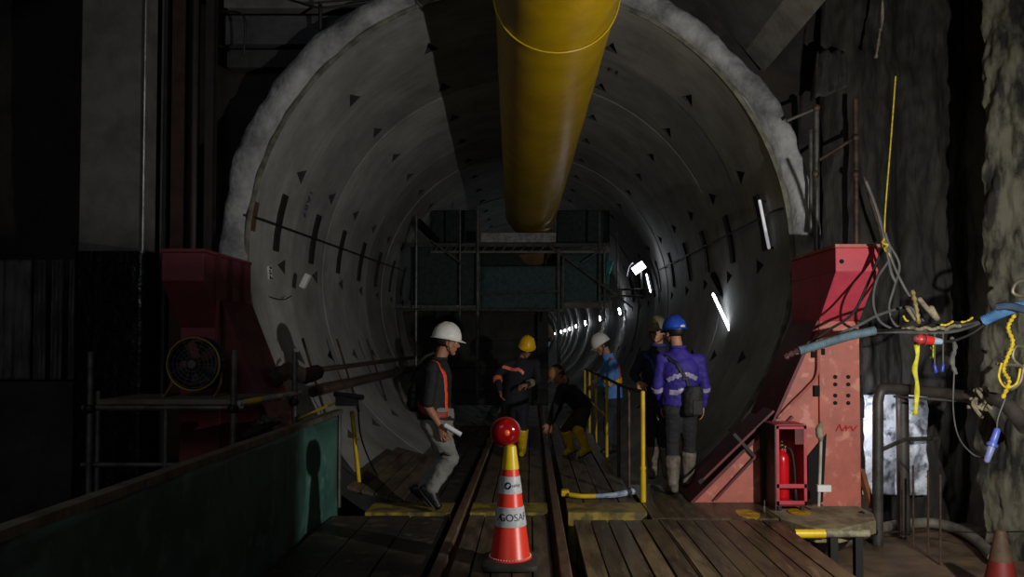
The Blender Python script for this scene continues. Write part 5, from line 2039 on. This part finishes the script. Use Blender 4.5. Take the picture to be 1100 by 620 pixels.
MB().tube(smooth_path([P(441, 410, Y - .05), P(447, 396, Y - .12), P(456, 384, Y - .14), P(466, 379, Y - .1)], 6), .012, 7).build('bag_strap', m_cable, bag, SM)

# ---- 2: worker in yellow helmet, facing the camera
Y = 9.9
J = mkJ(Y, head=(566, 374, -.02), neck=(560, 386, 0), shR=(544, 393, -.02), shL=(575, 391, 0), pelvis=(553, 432, .02), hipR=(547, 437, .02), hipL=(560, 437, .02),
        elR=(534, 404, -.10), wrR=(537, 421, -.26), elL=(578, 409, -.08), wrL=(566, 413, -.26), knR=(546, 461, -.04), anR=(546, 483, .02), toeR=(544, 488, -.12), knL=(561, 461, -.06), anL=(561, 483, 0), toeL=(560, 488, -.14),
        handR=((.2, -.6, -.8), (.7, -.2, 0), (.4, -.6, .3), .5), handL=((-.7, -.5, -.2), (0, .3, -.9), (0, -.6, .5), .5))
J['base'] = V((J['toeR'].x, Y, 0))
m_navy = M('dark_navy_cloth', (28, 29, 38), (20, 20, 28), rough=.85)
p2, jk, (r, f, u) = person('worker in yellow hard hat and dark jacket with orange chest stripe, standing between the rails', J, (.04, -.95, -.30), (.08, 0, 1), skin=m_skin, jacket=m_navy, trousers=m_navy,
                           boots=M('yellow_boot', (226, 186, 14), (196, 156, 10), rough=.4), hat=M('yellow_helmet', (240, 188, 16), (226, 172, 10), rough=.35), vox=.008, boot_h=.30, tuck=True)
m_ohv = M('orange_reflective', (242, 128, 96), (214, 92, 66), rough=.4, scale=20)
strap(jk, [P(540, 391, Y - .16), P(548, 394, Y - .22), P(556, 396, Y - .22), P(564, 401, Y - .2)], .05, m_ohv, 'chest_stripe', p2, label='orange reflective stripe')
MB().tube([J['elR'].lerp(J['wrR'], .12), J['elR'].lerp(J['wrR'], .34)], .062, 14).build('arm_band', m_ohv, p2, SM)
MB().tube([J['elL'].lerp(J['wrL'], .55), J['elL'].lerp(J['wrL'], .85)], .053, 14).build('arm_band', m_rag, p2, SM)
c = J['head']
rr, ff, uu = loc((.04, -.95, -.30), V((.08, 0, 1)))
mb = MB()
rows = [[c + rr * .088 * math.cos(t) * s + ff * (.105 * math.sin(t) * s) + uu * z for t in [pi * k / 14 for k in range(15)]] for z, s in ((.032, 1), (.0, 1.02), (-.03, .98))]
mb.sheet(rows).build('goggles', M('dark_goggles', (16, 16, 20), rough=.15), p2, 1, 0, .006)

# ---- 3: worker bending, tan cap
Y = 9.75
J = mkJ(Y, head=(599, 403, -.12), neck=(606, 412, -.03), shR=(603, 419, -.18), shL=(606, 418, .16), pelvis=(626, 436, .12), hipR=(626, 443, .02), hipL=(624, 443, .2),
        chest=(609, 420, 0), waist=(617, 427, .06),
        elR=(596, 437, -.2), wrR=(590, 455, -.2), elL=(600, 437, .18), wrL=(592, 455, .12), knR=(622, 464, -.06), anR=(629, 482, 0), toeR=(624, 488, -.1), knL=(608, 462, .16), anL=(613, 482, .28), toeL=(608, 487, .22),
        handR=((-.3, -.1, -.9), (-.3, .8, 0), (-.7, 0, .2), .5), handL=((-.3, -.1, -.9), (-.3, -.8, 0), (-.7, 0, .2), .5))
J['base'] = V((J['toeR'].x, Y, 0))
p3 = person('worker in tan cap and yellow boots bending over beside the right rail', J, (-.75, -.35, -.6), (-.5, 0, .8), skin=m_skin, jacket=M('black_jacket', (26, 25, 27), (18, 17, 19), rough=.85), trousers=M('brown_trousers', (58, 46, 40), (40, 32, 28), rough=.85),
            boots=M('yellow_boot', (226, 186, 14)), hat=M('tan_cap', (190, 138, 84), (160, 112, 66), rough=.7), hat_style='cap', vox=.008, boot_h=.32, tuck=True)

# ---- 4: man in light blue shirt, white helmet, facing left
Y = 10.3
J = mkJ(Y, head=(646, 371, -.02), neck=(653, 382, 0), shR=(655, 391, .18), shL=(658, 391, -.16), pelvis=(658, 427, 0), hipR=(658, 433, .09), hipL=(658, 433, -.09),
        chest=(656, 402, 0), waist=(658, 415, 0),
        elR=(652, 410, .2), wrR=(640, 414, .14), elL=(656, 411, -.2), wrL=(643, 414, -.14), knR=(655, 460, .09), anR=(658, 481, .09), toeR=(650, 486, .12), knL=(653, 460, -.09), anL=(656, 481, -.09), toeL=(648, 486, -.12),
        handR=((-.9, -.1, -.2), (0, -.4, -.9), (0, -.9, .3), .5), handL=((-.9, .1, -.2), (0, .4, -.9), (0, .9, .3), .5))
J['base'] = V((J['toeR'].x, Y, 0))
m_lblue = M('light_blue_shirt', (92, 148, 216), (70, 122, 190), rough=.75)
p4, jk, (r, f, u) = person('man in white hard hat, light blue shirt and orange vest looking down at the railing', J, (-.86, -.15, -.48), (-.3, 0, 1), skin=m_skin, jacket=m_lblue, trousers=M('dark_blue_trousers', (48, 52, 66), (34, 37, 48), rough=.85),
                           boots=m_black, hat=M('white_helmet', (222, 222, 214)), vox=.008, boot_h=.2)
m_vest = M('orange_vest', (232, 76, 40), (206, 60, 30), rough=.55)
strap(jk, [P(655, 383, Y - .12), P(662, 388, Y - .12), P(667, 400, Y - .1), P(668, 414, Y - .1)], .05, m_vest, 'vest_edge', p4)
strap(jk, [P(648, 408, Y - .14), P(654, 411, Y - .2), P(661, 411, Y - .18), P(668, 408, Y - .05), P(670, 408, Y + .05)], .075, M('yellow_hivis', (246, 190, 40), (230, 150, 30), rough=.4), 'vest_band', p4, .012)

# ---- 5: man with olive helmet, navy jacket
Y = 8.0
J = mkJ(Y, head=(706, 356, -.03), neck=(707, 372, 0), shR=(691, 383, -.06), shL=(724, 383, .02), pelvis=(707, 435, 0), hipR=(700, 442, 0), hipL=(714, 442, 0),
        elR=(681, 402, -.10), wrR=(686, 411, -.32), elL=(728, 408, -.05), wrL=(722, 428, -.14), knR=(701, 476, -.05), anR=(702, 505, 0), toeR=(700, 510, -.14), knL=(715, 476, -.05), anL=(716, 505, 0), toeL=(717, 510, -.14),
        handR=((.1, -.8, -.3), (.2, 0, -.9), (.6, -.3, 0), .5), handL=((0, -.3, -.9), (-.8, 0, 0), (0, -.9, .2), .4), collar=M('blue_collar', (46, 60, 130), (34, 44, 100), rough=.8))
J['base'] = V((J['toeR'].x, Y, 0))
m_gum = M('muddy_boot', (122, 112, 98), (84, 76, 66), rough=.6, scale=9)
p5, jk, (r, f, u) = person('man in olive hard hat and navy jacket facing the camera beside the blue helmet', J, (-.34, -.93, -.05), (0, 0, 1), skin=m_skin2, jacket=M('navy_jacket', (30, 34, 60), (22, 25, 44), rough=.8), trousers=M('black_trousers', (34, 33, 36), (25, 24, 27), rough=.85),
                           boots=m_gum, hat=M('olive_helmet', (116, 110, 84), (92, 88, 68), rough=.5), vox=.0065, boot_h=.28, tuck=True)
rr, ff, uu = loc((-.34, -.93, -.05))
MB().ell(J['head'] + uu * .105 + ff * .118, (rr * .03, ff * .006, uu * .016), 12, 7).build('helmet_badge', M('badge_yellow', (190, 180, 60), rough=.5), p5, SM)
strap(jk, [P(693, 378, Y - .16), P(700, 388, Y - .2), P(703, 402, Y - .2)], .03, M('blue_piping', (60, 80, 150), (46, 62, 120), rough=.7), 'piping', p5)

# ---- 6: man with blue helmet, back turned
Y = 7.36
J = mkJ(Y, head=(724, 357, .0), neck=(728, 374, 0), shL=(711, 386, .0), shR=(751, 387, .0), pelvis=(730, 433, .02), hipL=(723, 441, 0), hipR=(739, 441, .02),
        elL=(706, 415, .02), wrL=(711, 437, .14), elR=(757, 415, .03), wrR=(755, 436, .12), knL=(722, 476, .06), anL=(723, 522, .0), toeL=(719, 527, .15), knR=(740, 474, .10), anR=(739, 515, .16), toeR=(744, 521, .3),
        bulk=1.02, k=1.0, handL=((.1, .35, -.9), (.9, 0, 0), (0, .9, .2), .5), handR=((0, .3, -.9), (-.9, 0, 0), (0, .9, .2), .4))
J['base'] = V((J['toeL'].x, Y, 0))
m_purple = M('royal_blue_jacket', (58, 42, 150), (44, 30, 122), rough=.7)
p6, jk, (r, f, u) = person('man in blue hard hat and royal blue jacket seen from behind with a black bag', J, (-.45, .88, -.08), (0, 0, 1), skin=m_skin2, jacket=m_purple, trousers=M('charcoal_trousers', (44, 43, 46), (34, 33, 36), rough=.85),
                           boots=m_gum, hat=M('blue_helmet', (44, 88, 206), (34, 70, 180), rough=.3), vox=.006, boot_h=.30, tuck=True)
m_silver = M('silver_reflective', (176, 170, 196), (140, 132, 164), rough=.35, scale=20)
strap(jk, [P(714, 410, Y - .1), P(722, 405, Y - .2), P(731, 404, Y - .22), P(742, 404, Y - .2), P(752, 408, Y - .1)], .045, m_silver, 'back_band', p6)
strap(jk, [P(717, 421, Y - .1), P(725, 422, Y - .2), P(735, 421, Y - .2), P(744, 419, Y - .15)], .05, m_silver, 'hem_band', p6)
for s in 'LR':
    a, b = J['el' + s], J['sh' + s]
    e = J['wr' + s]
    MB().tube([a.lerp(e, .02), a.lerp(e, .2)], .060, 16).build('sleeve_band', m_silver, p6, SM)
rr, ff, uu = loc((-.45, .88, -.08))
mb = MB()
mb.tube(smooth_path([J['head'] + uu * .03 + rr * .12 * math.cos(t) - ff * .145 * math.sin(t) for t in [pi * k / 8 for k in range(9)]], 3), .008, 6)
mb.build('helmet_band', M('dark_blue_band', (30, 52, 140), rough=.4), p6, SM)
c = J['head'] + uu * .048 - ff * .142
MB().ell(c, (rr * .03, ff * .006, uu * .014), 10, 6).build('helmet_sticker', m_white, p6, SM)
bag = thing('shoulder_bag', 'black bag hanging at the right hip of the man in blue', 'bag', P(744, 448, Y - .16))
mb = MB()
mb.loft([(P(744, 447, Y - .15), V((.07, 0, 0)), V((0, .05, 0))), (P(744, 443, Y - .15), V((.095, 0, 0)), V((0, .065, 0))), (P(745, 422, Y - .15), V((.098, 0, 0)), V((0, .065, 0))), (P(746, 415, Y - .15), V((.08, 0, 0)), V((0, .05, 0)))], 18)
link_mesh('pouch', fuse(mb, .008, 2, .006), M('black_bag', (30, 30, 32), (22, 22, 24), rough=.7), bag, 3.2)
MB().box(P(739, 440, Y).x, P(750, 440, Y).x, Y - .222, Y - .2, P(745, 444, Y).z, P(745, 428, Y).z).build('front_pocket', M('black_bag', (30, 30, 32)), bag, None, .01)
strap(jk, [P(714, 380, Y - .06), P(722, 384, Y - .18), P(732, 396, Y - .22), P(738, 408, Y - .22), P(744, 417, Y - .2)], .035, m_cable, 'bag_strap', bag, .008)
MB().cap(P(706, 446, Y + .1), P(707, 451, Y + .08), .012, .01, 8).build('torch', m_steel, p6, SM)

# ------------------------------------------------------------------ light
LAMP = V((3.1, 2.9, 1.6))


def spot(name, loc_, aim, power, size, blend, rad, colr=(1, 1, 1)):
    d = bpy.data.lights.new(name, 'SPOT')
    d.energy = power
    d.spot_size = size
    d.spot_blend = blend
    d.shadow_soft_size = rad
    d.color = colr
    o = bpy.data.objects.new(name, d)
    col.objects.link(o)
    o.location = loc_
    o.rotation_euler = (V(aim) - V(loc_)).to_track_quat('-Z', 'Y').to_euler()
    return o


spot('flood_beam', LAMP, (.2, 8.6, 2.0), 450, 2.35, .5, .03, (1, .97, .92))
# the floodlight that lights the shaft, on its pole just outside the frame, and an added box that shades the lower left
sl3 = thing('site_floodlight', 'black floodlight on a pole at the right beside the grey light blocker', 'light', (LAMP.x, LAMP.y, -.44))
bk = (LAMP - V((-1.4, 8.6, 2.2))).normalized()
MB().bar(LAMP + bk * .06, LAMP + bk * .16, .34, .26).build('housing', m_black, sl3, None, .01)
MB().bar(LAMP + bk * .05, LAMP + bk * .059, .30, .22).build('lens', m_white, sl3)
q = LAMP + bk * .13
MB().tube([V((q.x, q.y, -.44)), q], .024, 10).build('pole', m_steel, sl3, SM)
for k in range(3):
    t_ = 2 * pi * k / 3 + .4
    MB().tube([V((q.x, q.y, .15)), V((q.x + .4 * math.cos(t_), q.y + .4 * math.sin(t_), -.43))], .014, 8).build('leg', m_steel, sl3, SM)
cc = thing('light_blocker', 'grey box on posts added by the floodlight to shade the lower left', 'cabinet', (2.5, 2.9, -.44))  # unseen blocker, edges shaped to cast the shadow on pillar and left bracket
MB().box(2.46, 2.54, 2.3, 3.375, 1.51, 1.672).build('blocker_top', m_conc, cc)
MB().box(2.46, 2.54, 2.35, 3.235, -.1, 1.51).build('body', m_conc, cc)
for yy in (2.45, 3.1):
    MB().box(2.47, 2.53, yy, yy + .06, -.44, -.1).build('post', m_black, cc)
mb = MB().box(-1.7, 2.3, -4.5, 2.55, -.44, -.005)
tag(mb.build('rear_deck', m_timber3, None), 'dark deck slab behind the camera', 'deck')

ad = bpy.data.lights.new('left_fill', 'AREA')  # soft fill added to lift the dark left side, no real opening above
ad.shape = 'SQUARE'
ad.size = 4
ad.energy = 90
ad.color = (.9, .95, 1)
ao = bpy.data.objects.new('left_fill', ad)
col.objects.link(ao)
ao.location = (-2.5, -3.5, 6.6)
ao.rotation_euler = (V((-2, 6, 0)) - V(ao.location)).to_track_quat('-Z', 'Y').to_euler()
w = bpy.data.worlds.new('world')
sc.world = w
w.use_nodes = True
bg = w.node_tree.nodes['Background']
bg.inputs[0].default_value = (.75, .85, 1, 1)
bg.inputs[1].default_value = .045

vs = sc.view_settings
sc.display_settings.display_device = 'sRGB'
vs.view_transform = 'Standard'
vs.look = 'None'
vs.gamma = 1
vs.exposure = 0
vs.use_curve_mapping = False
